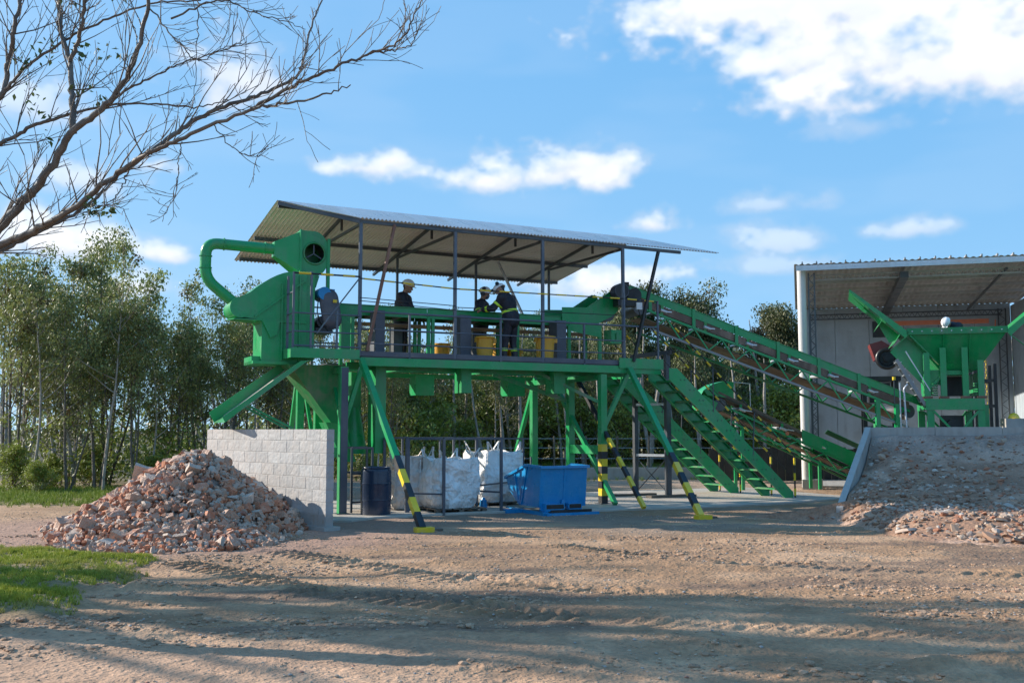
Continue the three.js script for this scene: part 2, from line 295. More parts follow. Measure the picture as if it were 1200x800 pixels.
{
  const axis = (cuts) => { const a = [cuts[0][0]]; for (let i = 1; i < cuts.length; i++) { const [to, step] = cuts[i], from = a[a.length - 1], n = Math.max(1, Math.round((to - from) / step)); for (let k = 1; k <= n; k++) a.push(from + (to - from) * k / n); } return a; };
  const xs = axis([[-900, 0], [-200, 175], [-60, 28], [-20, 4], [-9.5, 0.5], [9.5, 0.042], [16, 0.4], [30, 2.8], [60, 10], [200, 35], [900, 175]]);
  const ds = axis([[-60, 0], [0, 6], [5.4, 0.6], [9.5, 0.028], [14.5, 0.038], [20, 0.09], [32, 0.3], [60, 1.5], [140, 10], [300, 40], [900, 150]]);
  const pos = [], col = [], idx = [], uv = [];
  for (const d of ds) for (const X of xs) {
    pos.push(X, groundHeight(X, d), -d); uv.push(X, d);
    const [pu, pv] = inP(X, d), [ru, rv] = inR(X, d);
    const a = fbm(X * 0.5, d * 0.8, 4, 50), b = fbm(X * 1.6 + 9, d * 2.6, 4, 51), f = fbm(X * 6, d * 6, 3, 52);
    let c = mix([0.37, 0.212, 0.112], [0.58, 0.355, 0.205], smooth(0.40, 0.72, a * 0.6 + b * 0.4));
    c = mix(c, [0.20, 0.122, 0.078], 0.75 * smooth(0.56, 0.74, fbm(X * 0.45 + 20, d * 1.3, 4, 53)) * smooth(20, 14, d));
    c = mix(c, [0.58, 0.360, 0.235], 0.6 * smooth(8.8, 7.2, d) * smooth(2, -2, X));
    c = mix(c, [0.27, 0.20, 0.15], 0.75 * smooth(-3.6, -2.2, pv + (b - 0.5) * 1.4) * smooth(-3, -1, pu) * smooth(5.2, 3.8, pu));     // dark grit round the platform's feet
    c = mix(c, [0.27, 0.20, 0.15], 0.72 * smooth(0.34, 0.56, fbm(X * 0.7 + 4, d * 2.1, 4, 54)) * smooth(-6.2, -4.6, pv) * smooth(-1.2, -2.2, pv) * smooth(1.5, 4, pu));  // darker gravel streaks, deepened to stand in for the midground shade
    c = mix(c, [0.45, 0.35, 0.27], 0.5 * smooth(24, 30, d));
    const brick = smooth(4.3, 2.6, Math.hypot((X + 5.4) * 0.85, d - 16.2)); c = mix(c, [0.40, 0.235, 0.17], 0.75 * brick);
    c = c.map((v) => v * (0.80 + 0.40 * f));
    const g = Math.max(grassEdge(X, d) * 0.9, farGrass(X, d) * 0.95); c = mix(c, [0.26, 0.21, 0.09], g * 0.75);
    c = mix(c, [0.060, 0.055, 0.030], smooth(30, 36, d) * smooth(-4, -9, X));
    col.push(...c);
  }
  const n = xs.length; for (let j = 0; j < ds.length - 1; j++) for (let i = 0; i < n - 1; i++) { const a = j * n + i; idx.push(a, a + 1, a + n + 1, a, a + n + 1, a + n); }
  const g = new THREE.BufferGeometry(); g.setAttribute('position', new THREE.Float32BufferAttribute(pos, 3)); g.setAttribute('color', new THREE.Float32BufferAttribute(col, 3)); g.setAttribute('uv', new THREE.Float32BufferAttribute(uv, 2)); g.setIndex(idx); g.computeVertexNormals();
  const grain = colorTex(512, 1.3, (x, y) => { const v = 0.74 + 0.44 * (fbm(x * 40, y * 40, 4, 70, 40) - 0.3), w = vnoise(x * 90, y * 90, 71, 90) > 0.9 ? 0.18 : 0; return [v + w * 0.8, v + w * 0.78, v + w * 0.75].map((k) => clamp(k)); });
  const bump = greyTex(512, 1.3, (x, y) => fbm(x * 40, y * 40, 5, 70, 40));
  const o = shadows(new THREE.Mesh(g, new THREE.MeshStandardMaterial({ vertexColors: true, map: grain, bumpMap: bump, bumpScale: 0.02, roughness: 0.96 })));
  o.name = 'ground'; o.userData.kind = 'structure'; scene.add(o);
}
// the concrete slab under the platform's right half and the foot of the stairs
{
  const front = [[-0.75, -1.05], [-0.2, -1.25], [0.35, -0.9], [1.6, -0.72], [3.6, -0.75], [4.2, -1.25], [7.2, -1.5], [9.9, -1.46], [12.4, -0.75]], profile = [...front, [12.6, 3.6], [-0.7, 3.6]];
  const s = new THREE.Shape(profile.map(([u, v]) => new THREE.Vector2(u, v))), g = new THREE.ExtrudeGeometry(s, { depth: 0.16, bevelEnabled: true, bevelSize: 0.012, bevelThickness: 0.012, bevelSegments: 1 });
  g.rotateX(-Math.PI / 2); g.translate(0, -0.172, 0);
  const slabMat = worn([0.46, 0.41, 0.35], [0.42, 0.33, 0.25], 0.95, { rough: 0.9, seed: 31, size: 3.1, bump: 0.008 });
  const o = shadows(new THREE.Mesh(boxUV(plain(g)), slabMat)); o.name = 'concrete_slab'; o.userData.kind = 'structure'; o.position.copy(P.world([0, 0, 0])); o.rotation.y = P.a; scene.add(o);
}
// ---------------------------------------------------------------- grass
function bladeTuft(n, h, seed) {
  const r = rng(seed), pos = [];
  for (let i = 0; i < n; i++) {
    const a = r() * 6.283, x = (r() - 0.5) * 0.07, z = (r() - 0.5) * 0.07, hh = h * (0.5 + 0.7 * r()), w = 0.004 + 0.003 * r(), lean = hh * (0.2 + 0.6 * r()), ca = Math.cos(a), sa = Math.sin(a);
    const A = [x - sa * w, 0, z + ca * w], Bq = [x + sa * w, 0, z - ca * w], C = [x + ca * lean * 0.4, hh * 0.6, z + sa * lean * 0.4], D = [x + ca * lean, hh, z + sa * lean];
    pos.push(...A, ...Bq, ...C, ...Bq, ...D, ...C);
  }
  const g = new THREE.BufferGeometry(); g.setAttribute('position', new THREE.Float32BufferAttribute(pos, 3)); g.computeVertexNormals(); return g;
}
const leafy = (c, through = 0.35) => new THREE.MeshPhysicalMaterial({ color: new THREE.Color(...c), roughness: 0.75, side: THREE.DoubleSide, transmission: through, thickness: 0, ior: 1.3 });
function scatter(name, geometry, material, count, place, extra) {   // place(r) -> [X, y, d, scale, colour] or null
  const r = rng(extra.seed ?? 5), m = new THREE.InstancedMesh(geometry, material, count), q = new THREE.Quaternion(), e = new THREE.Euler(), k = new THREE.Matrix4(); let n = 0;
  for (let i = 0; i < count * 6 && n < count; i++) {
    const p = place(r); if (!p) continue;
    e.set(...(p[5] ?? [0, r() * 6.283, 0])); q.setFromEuler(e); const s = p[3];
    k.compose(new THREE.Vector3(p[0], p[1], -p[2]), q, new THREE.Vector3(...(Array.isArray(s) ? s : [s, s, s]))); m.setMatrixAt(n, k); if (p[4]) m.setColorAt(n, new THREE.Color(...p[4])); n++;
  }
  m.count = n; m.castShadow = m.receiveShadow = true; m.name = name; m.userData = { kind: 'stuff', ...(extra.label ? { label: extra.label, category: extra.category } : {}) }; if (extra.parent) extra.parent.add(m); else scene.add(m); return m;
}
scatter('grass', bladeTuft(10, 0.05, 3), leafy([1, 1, 1], 0.3), 11000, (r) => {
  const d = 8.9 + r() * 4.4, X = -3.4 - r() * 5; const g = grassEdge(X, d); if (r() > g * (0.10 + 0.9 * smooth(0.36, 0.70, 0.55 * fbm(X * 1.3, d * 1.9, 3, 65) + 0.45 * fbm(X * 5, d * 5, 3, 165)))) return null;
  const t = r(), y = smooth(0.45, 0.7, fbm(X * 2.2, d * 2.2, 3, 66)); return [X, groundHeight(X, d) - 0.005, d, 0.6 + 0.7 * r(), mix(mix([0.27, 0.32, 0.035], [0.42, 0.44, 0.065], t), [0.48, 0.38, 0.17], 0.5 * y)];
}, { seed: 6, label: 'short sunlit green grass patch on the dirt at the lower left', category: 'grass' });
scatter('grass', bladeTuft(9, 0.12, 4), leafy([1, 1, 1], 0.3), 9000, (r) => {
  const left = r() < 0.6, X = left ? -7 - r() * 13 : -4 + r() * 16, d = left ? 20 + r() * 8 : 32 + r() * 13; if (r() > farGrass(X, d)) return null;
  return [X, groundHeight(X, d) - 0.01, d, 0.6 + 0.8 * r(), mix([0.15, 0.22, 0.030], [0.28, 0.34, 0.055], r())];
}, { seed: 7, label: 'taller grass at the feet of the trees', category: 'grass' }).name = 'tall_grass';
const CLOD = (seed) => { const g = new THREE.IcosahedronGeometry(1, 1), p = g.attributes.position, v = new THREE.Vector3(); for (let i = 0; i < p.count; i++) { v.fromBufferAttribute(p, i); const k = 0.75 + 0.5 * hash(Math.round(v.x * 40), Math.round(v.y * 40) * 97 + Math.round(v.z * 40), seed); p.setXYZ(i, v.x * k, v.y * k * 0.7, v.z * k); } g.computeVertexNormals(); return g; };
// loose stones and crumbs of earth
{
  const pebble = (seed) => { const g = new THREE.IcosahedronGeometry(1, 0), p = g.attributes.position, r = rng(seed), at = new Map(); for (let i = 0; i < p.count; i++) { const k = [p.getX(i), p.getY(i), p.getZ(i)].map((v) => v.toFixed(3)).join(); if (!at.has(k)) at.set(k, 0.7 + 0.6 * r()); const s = at.get(k); p.setXYZ(i, p.getX(i) * s, p.getY(i) * s * 0.65, p.getZ(i) * s); } g.computeVertexNormals(); return g; };
  const stone = new THREE.MeshStandardMaterial({ color: 0xffffff, roughness: 0.95 });
  scatter('gravel', pebble(5), stone, 9000, (r) => {
    const d = 6.2 + Math.pow(r(), 0.8) * 14, X = (r() * 2 - 1) * d * 0.56; const n = fbm(X * 0.9, d * 1.5, 3, 67); if (r() > 0.15 + 1.2 * smooth(0.45, 0.7, n)) return null; if (grassEdge(X, d) > 0.3) return null;
    const [pu, pv] = inP(X, d); if (pv > -1.5 && pu > -0.8 && pu < 12.6) return null;
    const s = 0.005 + 0.013 * Math.pow(r(), 4), t = r(), y = groundHeight(X, d) + s * 0.3; return [X, y, d, s, t < 0.75 ? mix([0.34, 0.24, 0.16], [0.52, 0.39, 0.28], r()) : t < 0.93 ? [0.36, 0.33, 0.30] : [0.40, 0.2, 0.14]];
  }, { seed: 8, label: 'loose pebbles and earth crumbs scattered over the dirt yard', category: 'gravel' });
}

const shade = (c, k) => c.map((v) => v * k);
{
  const lump = CLOD(9), earth = new THREE.MeshStandardMaterial({ color: 0xffffff, roughness: 1 });
  scatter('dirt_clods', lump, earth, 5200, (r) => {
    const d = 6.4 + Math.pow(r(), 0.9) * 10, X = (r() * 2 - 1) * d * 0.55, n = fbm(X * 0.55 + 7, d * 1.7, 4, 69); if (r() > Math.pow(smooth(0.52, 0.72, n), 1.5)) return null; if (grassEdge(X, d) > 0.5) return null;
    const [pu, pv] = inP(X, d); if (pv > -1.6 && pu > -0.8 && pu < 12.6) return null; const s = 0.008 + 0.028 * Math.pow(r(), 4); return [X, groundHeight(X, d) + s * 0.05, d, [s * 1.4, s * 0.8, s * 1.2], mix([0.28, 0.17, 0.105], [0.46, 0.30, 0.195], r())];
  }, { seed: 18, label: 'dark crumbling earth clods churned up across the yard', category: 'earth' });
}
// ---------------------------------------------------------------- rubble: broken brick and concrete
const RUBBLE = [
  worn([0.44, 0.155, 0.075], [0.52, 0.31, 0.21], 0.75, { rough: 0.95, seed: 40, size: 0.6, bump: 0.01 }), worn([0.48, 0.22, 0.13], [0.56, 0.39, 0.29], 0.8, { rough: 0.95, seed: 41, size: 0.6, bump: 0.01 }),
  worn([0.44, 0.25, 0.165], [0.52, 0.37, 0.27], 0.8, { rough: 0.95, seed: 42, size: 0.6, bump: 0.01 }), worn([0.42, 0.31, 0.235], [0.52, 0.39, 0.30], 0.8, { rough: 0.95, seed: 43, size: 0.6, bump: 0.01 }),
  worn([0.50, 0.41, 0.335], [0.46, 0.29, 0.20], 0.7, { rough: 0.95, seed: 44, size: 0.6, bump: 0.01 }), worn([0.62, 0.60, 0.57], [0.48, 0.38, 0.32], 0.6, { rough: 0.9, seed: 45, size: 0.6, bump: 0.008 }),
  worn([0.30, 0.105, 0.06], [0.42, 0.25, 0.18], 0.7, { rough: 0.95, seed: 46, size: 0.6, bump: 0.01 }),
];
function chunk(seed, kind) {                         // a unit lump: 0 brick, 1 concrete lump, 2 flat piece
  const r = rng(seed); let g;
  if (kind === 1) { g = new THREE.IcosahedronGeometry(0.5, 1); } else g = new THREE.BoxGeometry(1, kind === 2 ? 0.28 : 0.5, kind === 2 ? 0.75 : 0.52, 2, 1, 2);
  g = g.index ? g.toNonIndexed() : g; const p = g.attributes.position, cutA = new THREE.Vector3(r() - 0.5, r() - 0.2, r() - 0.5).normalize(), cutB = new THREE.Vector3(1, (r() - 0.5) * 0.8, (r() - 0.5) * 0.9).normalize(), v = new THREE.Vector3();
  for (let i = 0; i < p.count; i++) {
    v.fromBufferAttribute(p, i); const key = hash(Math.round(v.x * 50), Math.round(v.y * 50) * 131 + Math.round(v.z * 50), seed), key2 = hash(Math.round(v.z * 50), Math.round(v.x * 50) * 131 + Math.round(v.y * 50), seed + 9), amp = kind === 1 ? 0.17 : 0.07;
    v.x += (key - 0.5) * amp; v.y += (key2 - 0.5) * amp; v.z += (key + key2 - 1) * amp;
    if (kind === 1) { v.y *= 0.7; }
    for (const [n, lim] of [[cutA, 0.32], [cutB, kind === 1 ? 0.3 : 0.38 - 0.2 * (seed % 3) / 3]]) { const o = v.dot(n) - lim; if (o > 0) v.addScaledVector(n, -o); }
    p.setXYZ(i, v.x, v.y, v.z);
  }
  g = plain(g); g.computeVertexNormals(); boxUV(g); return g;
}
const CHUNKS = [];
for (let i = 0; i < 14; i++) CHUNKS.push(chunk(200 + i, 0)); for (let i = 0; i < 12; i++) CHUNKS.push(chunk(300 + i, 1)); for (let i = 0; i < 6; i++) CHUNKS.push(chunk(400 + i, 2));
function pileHeight(X, d) {
  const cone = (x0, d0, h, left, right, front, back) => { const dx = X - x0, dd = d - d0, a = dx / (dx < 0 ? left : right), b = dd / (dd < 0 ? front : back); const q = Math.sqrt(a * a + b * b); return h * (1.04 - Math.sqrt(q * q + 0.008)) ; };
  const w = (X + 2.93) * -0.7071 + (d - 16.5) * -0.7071;
  let h = Math.max(cone(-5.30, 16.8, 1.26, 1.95, 1.80, 2.9, 2.6), cone(-6.3, 16.6, 0.42, 1.2, 2.2, 1.7, 1.8), cone(-4.75, 15.1, 0.38, 1.7, 1.15, 1.55, 1.8));
  h += 0.10 * (fbm(X * 1.8, d * 1.8, 3, 68) - 0.5);
  return w < 0.1 ? -1 : h;
}
{
  const t = new THREE.Group(); t.name = 'rubble_pile'; t.position.set(-5.2, 0, -16.2); t.userData = { label: 'heap of broken red brick and grey concrete in front of the block wall', category: 'rubble pile' }; scene.add(t);
  const mound = (X, d) => { const h = pileHeight(X, d); return h > -0.02 ? h - 0.05 : Math.max(h - 0.05, -0.25); };
  const rows = []; for (let d = 13; d <= 19.8; d += 0.12) { const row = []; for (let X = -9; X <= -2.7; X += 0.12) row.push([X + 5.2, mound(X, d), d - 16.2]); rows.push(row); }
  const g = ribbon(rows); boxUV(plain(g)); const gg = plain(ribbon(rows)); boxUV(gg);
  const base = shadows(new THREE.Mesh(gg, worn([0.27, 0.165, 0.12], [0.36, 0.26, 0.2], 0.9, { rough: 0.95, seed: 47, size: 1.2, bump: 0.03, side: THREE.DoubleSide }))); base.name = 'brick_dust'; t.add(base);
  const r = rng(91), want = 330, spots = [];
  for (let tries = 0; tries < 20000 && spots.length < 296; tries++) {
    const X = -8.6 + r() * 5.6, d = 13.3 + r() * 4.9, h = pileHeight(X, d); if (h < 0.02 || X < -7.75 + (16.8 - d) * 0.5) continue;
    const s = (0.12 + 0.15 * Math.pow(r(), 1.8)) * (h < 0.15 ? 0.8 : 1); if (spots.some((q) => Math.hypot(q[0] - X, q[1] - d, q[2] - h) < 0.46 * (q[3] + s))) continue; spots.push([X, d, h, s]);
  }
  for (const [X, d, h, s] of spots) {
    const k = r(), kind = k < 0.68 ? Math.floor(r() * 14) : k < 0.9 ? 14 + Math.floor(r() * 12) : 26 + Math.floor(r() * 6), tone = kind < 14 ? [0, 1, 2, 6, 0, 1, 2][Math.floor(r() * 7)] : [3, 2, 2, 3, 4][Math.floor(r() * 5)];
    const m = shadows(new THREE.Mesh(CHUNKS[kind], RUBBLE[tone])); m.name = kind < 14 ? 'broken_brick' : 'concrete_chunk'; m.position.set(X + 5.2, h + s * 0.06, -(d - 16.2)); m.rotation.set((r() - 0.5) * 1.5, r() * 6.28, (r() - 0.5) * 1.5); const q = kind >= 26 ? 1.5 : 1.1; m.scale.set(s * q * (0.9 + 0.4 * r()), s * q * (0.8 + 0.4 * r()), s * q * (0.9 + 0.3 * r())); t.add(m);
  }
  const tones = [[0.46, 0.18, 0.09], [0.50, 0.24, 0.14], [0.46, 0.28, 0.19], [0.43, 0.32, 0.25], [0.44, 0.31, 0.23], [0.46, 0.36, 0.29], [0.36, 0.14, 0.075]], stone = new THREE.MeshStandardMaterial({ roughness: 0.95, bumpMap: fineBump, bumpScale: 0.004 });
  [0, 5, 16, 20].forEach((c, i) => scatter('brick_rubble', CHUNKS[c], stone, 1700, (q) => {
    const X = -7.75 + q() * 4.85, d = 13.0 + q() * 5.4, h = pileHeight(X, d); if (h < -0.03 - 0.06 * q() || X < -7.85 + (16.8 - d) * 0.5) return null;
    const s = 0.035 + 0.095 * Math.pow(q(), 2.2); return [X + 5.2, Math.max(h, groundHeight(X, d)) + s * 0.1, d - 16.2, [s * 1.2, s, s], shade(tones[Math.floor(q() * 7)], 0.85 + 0.4 * q()), [q() * 3, q() * 6.28, q() * 3]];
  }, { seed: 92 + i, parent: t }));
}
// ---------------------------------------------------------------- the block wall
{
  const t = thing(B, [0, 0, 0], 'block_wall', 'grey concrete block wall behind the rubble pile, under the chute', 'wall');
  const tones = [[0.38, 0.37, 0.36], [0.41, 0.40, 0.39], [0.36, 0.35, 0.34], [0.40, 0.385, 0.37], [0.435, 0.43, 0.42]].map((c, i) => worn(c, [0.40, 0.35, 0.31], 0.7, { rough: 0.95, seed: 50 + i, size: 0.8, bump: 0.008 }));
  const splashed = worn([0.36, 0.335, 0.31], [0.31, 0.235, 0.175], 0.95, { rough: 0.95, seed: 57, size: 0.8, bump: 0.008 });
  const r = rng(12), T = 0.15, L = 4.0;
  part(t, 'mortar', box(0.012, L - 0.012, 0, 1.592, 0.006, T - 0.006), worn([0.43, 0.41, 0.39], [0.34, 0.31, 0.28], 0.7, { rough: 0.95, seed: 56 }));
  part(t, 'footing', box(-0.06, L + 0.06, -0.3, 0.015, -0.10, T + 0.06), M.concrete);
  for (let c = 0; c < 8; c++) for (let u = c % 2 ? -0.2 : 0; u < L - 0.01; u += 0.4) {
    const a = Math.max(0, u) + 0.005, b = Math.min(L, u + 0.4) - 0.005; if (b - a < 0.1) continue; const j = (r() - 0.5) * 0.003;
    part(t, 'block', box(a, b, c * 0.2 + 0.017, c * 0.2 + 0.207 - 0.006, j, T + j), c < 1 || c < 2 && r() < 0.35 ? splashed : tones[Math.floor(r() * 5)]);
  }
}
// ---------------------------------------------------------------- the dirt ramp, its kerb and retaining wall
const rampHeight = (u, v) => {
  const toe = -2.9 - 0.10 * u + 0.5 * (fbm(u * 0.8, v * 0.8, 3, 75) - 0.5) + 2.6 * smooth(1.6, -0.5, u), q = smooth(toe, toe + 1.6, v);
  const front = 0.30 * q, slope = 1.47 * clamp((v + 0.3) / 4.45); let h = Math.max(front * smooth(2.2, 0, v), 0) + slope * (1 - 0.12 * Math.sin(Math.PI * clamp((v + 0.3) / 4.45)));
  h = Math.min(h, 1.50) - 0.06 * (1 - q); h += (0.10 * (fbm(u * 1.3, v * 1.3, 4, 76) - 0.5) + 0.04 * (fbm(u * 5, v * 5, 3, 77) - 0.5)) * q - 0.08 * smooth(0.5, 0.1, u) * smooth(0, 0.5, v) ;
  return h - 0.25 * (1 - smooth(toe - 0.3, toe + 0.15, v));
};
{
  const rows = [], col = []; for (let v = -5; v <= 4.3; v += 0.07) { const row = []; for (let u = v < 0 ? -1.6 : 0.02, n = 0; n < 150; n++) { const uu = u + (9.5 - u) * n / 149; row.push([uu, rampHeight(uu, v), v]); const a = fbm(uu * 0.7, v * 0.9, 4, 78), b = fbm(uu * 3, v * 3, 3, 79); let c = mix([0.36, 0.205, 0.128], [0.54, 0.350, 0.245], smooth(0.4, 0.66, a * 0.7 + b * 0.3)); c = mix(c, [0.40, 0.33, 0.29], 0.5 * smooth(2.6, 4.2, v)); col.push(...c.map((k) => k * (0.8 + 0.4 * b))); } rows.push(row); }
  const g = ribbon(rows); g.setAttribute('color', new THREE.Float32BufferAttribute(col, 3)); const gg = boxUV(plain(g));
  const grain = colorTex(512, 0.9, (x, y) => { const v = 0.72 + 0.5 * (fbm(x * 34, y * 34, 4, 80, 34) - 0.35); return [v, v, v].map((k) => clamp(k)); });
  const o = shadows(new THREE.Mesh(gg, new THREE.MeshStandardMaterial({ vertexColors: true, map: grain, bumpMap: fineBump, bumpScale: 0.03, roughness: 0.95, side: THREE.DoubleSide }))); o.name = 'dirt_ramp'; o.userData.kind = 'structure'; o.position.copy(R.world([0, 0, 0])); o.rotation.y = R.a; scene.add(o);
  const w = thing(R, [0, 0, 4.2], 'ramp_wall', 'low concrete kerb and retaining wall round the dirt ramp by the hopper', 'retaining wall');
  part(w, 'kerb', hexa([[-0.12, -0.2, -0.05], [0.0, -0.2, -0.05], [0.0, -0.2, 4.25], [-0.12, -0.2, 4.25]], [[-0.12, 0.20, -0.05], [0, 0.20, -0.05], [0, 1.65, 4.25], [-0.12, 1.65, 4.25]]), M.concrete);
  for (let i = 0; i < 8; i++) part(w, 'wall_panel', box(i * 1.3 + (i ? 0.004 : -0.16), i * 1.3 + 1.296, -0.2, 1.645 + 0.006 * (i % 2), 4.252, 4.42), M.concrete);
  const tones = [[0.36, 0.165, 0.10], [0.38, 0.25, 0.17], [0.36, 0.27, 0.20], [0.40, 0.31, 0.25], [0.46, 0.39, 0.33], [0.28, 0.17, 0.115]], stone = new THREE.MeshStandardMaterial({ roughness: 0.95 });
  const rub = (c, seed, n, size, pick, name, label) => scatter(name, CHUNKS[c], stone, n, (q) => {
    const u = -0.6 + q() * 9.0, v = -4.2 + q() * 8.3; if (v > 0 && u < 0.08 || v < -1.2 && u < 0.5) return null; const k = pick(u, v, q); if (q() > k) return null; const h = rampHeight(u, v); if (h < -0.02) return null;
    const s = size * (0.45 + 1.1 * Math.pow(q(), 2.5)), p = R.world([u, 0, v]); return [p.x, Math.max(h, groundHeight(p.x, -p.z)) + s * 0.1, -p.z, [s * 1.25, s * 0.8, s], shade(tones[Math.floor(q() * 6)], 0.75 + 0.4 * q()), [(q() - 0.5) * 1.2, q() * 6.28, (q() - 0.5) * 1.2]];
  }, { seed, label, category: 'rubble' });
  const toeBand = (u, v) => smooth(0.2, -0.6, v) * 0.7 + 0.30 + 0.45 * smooth(0.5, 0.68, fbm(u * 0.9, v * 0.9, 3, 81));
  rub(17, 95, 3000, 0.080, toeBand, 'ramp_rubble', 'grey concrete crumbs strewn over the dirt ramp'); rub(2, 96, 2400, 0.070, toeBand, 'ramp_rubble', 'broken brick bits strewn over the dirt ramp'); rub(28, 97, 160, 0.15, (u, v) => 0.03 + 0.9 * smooth(-0.2, -1, v), 'ramp_rubble', 'larger flat rubble pieces along the toe of the ramp');
}

// ---------------------------------------------------------------- the sorting platform
function banded(parent, p, q, w, n, first, name = 'brace', h = w, from = 0) {   // a square post painted in black and yellow bands
  const at = (t) => [0, 1, 2].map((k) => lerp(p[k], q[k], t)); let m = null;
  for (let i = 0; i < n; i++) { const mat = (i + first) % 2 ? M.yellow : M.black; m = part(parent, 'hazard_band', bar(at(from + (1 - from) * i / n), at(from + (1 - from) * (i + 1) / n), w, h), mat); }
  return m;
}
const plat = thing(P, [3, 0, 1.5], 'sorting_platform', 'raised green steel sorting platform with walkways on braced legs', 'sorting platform');
{
  // legs, in two pairs, and the beams between them
  for (const [u, v] of [[0, 0], [0, 1.75], [5.84, 0], [5.84, 1.4], [0, 3.2], [5.84, 3.2]]) {
    const leg = part(plat, 'leg', box(u - 0.075, u + 0.075, u && !v ? 1.28 : 0.012, 2.80, v - 0.075, v + 0.075), M.green);
    if (!u && !v) part(leg, 'shade_plate', [box(-0.06, 0.076, 0.02, 2.78, -0.082, -0.0752)], M.slate);  // slate plate paints the deep shade on this leg's green front face
    if (u && !v) { banded(leg, [u, 1.28, v], [u, 0.012, v], 0.15, 8, 1); part(leg, 'foot_plate', box(u - 0.13, u + 0.13, 0, 0.014, v - 0.13, v + 0.13), M.steel); } else part(leg, 'foot_plate', box(u - 0.13, u + 0.13, 0, 0.014, v - 0.13, v + 0.13), M.steel);
  }
  for (const u of [0, 5.84]) { part(plat, 'cross_beam', box(u - 0.06, u + 0.06, 1.06, 1.25, u ? 0.078 : 0.4, u ? 1.322 : 1.672), M.green); part(plat, 'head_beam', box(u - 0.07, u + 0.07, 2.68, 2.798, 0.1, 3.45), M.green); }
  // deck beams and planks: a walkway at the front, another at the back, open between
  part(plat, 'edge_beam', box(0.32, 7.38, 2.835, 2.995, -0.04, 0.02), M.green); part(plat, 'edge_beam', box(0.32, 7.40, 2.80, 2.90, 3.36, 3.44), M.green);
  part(plat, 'edge_beam', box(6.25, 7.42, 2.945, 3.17, -0.075, -0.042), M.green);
  part(plat, 'inner_beam', box(0.3, 7.38, 2.80, 2.95, 0.78, 0.84), M.green); part(plat, 'inner_beam', box(0.3, 7.38, 2.86, 2.95, 2.30, 2.36), M.green);
  for (let u = 1.45; u < 7.4; u += 1.98) part(plat, 'joist', box(u, u + 0.06, 2.81, 2.93, 0.842, 2.298), M.green);
  for (let i = 0; i < 7; i++) { part(plat, 'deck_plate', box(0.34 + i, 1.335 + i, 2.997, 3.02, 0.0, 0.86), M.steel); part(plat, 'deck_plate', box(0.34 + i, 1.335 + i, 2.997, 3.02, 2.3, 3.20), M.steel); }
  for (const [u0, u1] of [[0.34, 2.30], [2.36, 4.34], [4.40, 6.38]]) part(plat, 'toe_plate', [box(u0, u1, 3.022, 3.12, -0.03, -0.018), box(u0, u1, 3.022, 3.034, -0.018, 0.05)], M.slate);
  // the narrow landing round the separator
  part(plat, 'landing_beam', [box(-1.0, 0.30, 2.95, 3.135, -0.05, 0.0), box(-1.05, -1.0, 2.95, 3.135, -0.05, 0.52)], M.green);
  part(plat, 'landing_floor', box(-0.99, 0.30, 3.10, 3.125, 0.002, 0.52), M.steel);
  // railings on the front edge
  const posts = [-1.0, -0.68, 0.93, 1.34, 3.35, 5.38, 6.95];
  for (const [u, top] of [[-1.0, 4.58], [-0.66, 4.60], [-0.15, 3.88], [1.34, 3.88], [3.36, 3.92], [5.38, 3.90], [6.42, 4.62], [7.32, 4.50]]) part(plat, 'railing_post', box(u - 0.02, u + 0.02, 3.0, top, -0.03, 0.01), M.rail);
  part(plat, 'railing_post', box(-1.02, -0.98, 3.1, 4.55, 0.40, 0.44), M.rail);
  for (const [y, u0, u1] of [[3.27, 0.34, 6.4], [3.55, 0.34, 6.4], [3.89, 0.34, 7.3]]) part(plat, 'rail', tube([u0, y, -0.02], [u1, y, -0.02], y > 3.8 ? 0.021 : 0.014, undefined, 8), M.rail);
  for (const y of [3.18, 3.45, 3.80]) part(plat, 'rail', tube([-1.0, y, -0.02], [0.30, y, -0.02], 0.016, undefined, 8), M.rail);
  for (const y of [3.45, 3.8, 4.2]) part(plat, 'rail', tube([-1.0, y, -0.02], [-1.0, y, 0.42], 0.016, undefined, 8), M.rail);
  part(plat, 'rail', bar([-0.55, 3.42, -0.03], [0.27, 4.52, -0.03], 0.045, 0.02), M.rail);
  const taped = (a, b, n, r = 0.016) => { const at = (t) => [0, 1, 2].map((k) => lerp(a[k], b[k], t)), w = part(plat, 'taped_rail', tube(a, b, r * 0.8, undefined, 8), M.black); for (let i = 0; i < n; i++) part(w, 'hazard_tape', tube(at((i + 0.2) / n), at((i + 0.75) / n), r, undefined, 8), M.yellow); };
  taped([-1.0, 4.56, -0.02], [0.30, 4.57, -0.02], 3, 0.022); taped([0.30, 4.54, -0.02], [2.33, 4.46, -0.02], 5); taped([2.33, 4.46, -0.02], [6.41, 4.50, -0.02], 9); taped([6.41, 4.50, -0.02], [7.32, 4.48, -0.02], 2);
  for (const [y, s] of [[4.16, 0], [4.10, 0.03]]) part(plat, 'wire', tube([0.30, y, -0.02], [2.33, y - 0.05 - s, -0.02], 0.009, undefined, 6), M.black); part(plat, 'wire', tube([2.33, 4.08, -0.02], [6.41, 4.12, -0.02], 0.009, undefined, 6), M.black);
  for (const y of [3.55, 3.9, 4.35]) part(plat, 'rear_rail', tube([0.3, y, 3.42], [7.3, y, 3.42], 0.018, undefined, 8), M.rail);
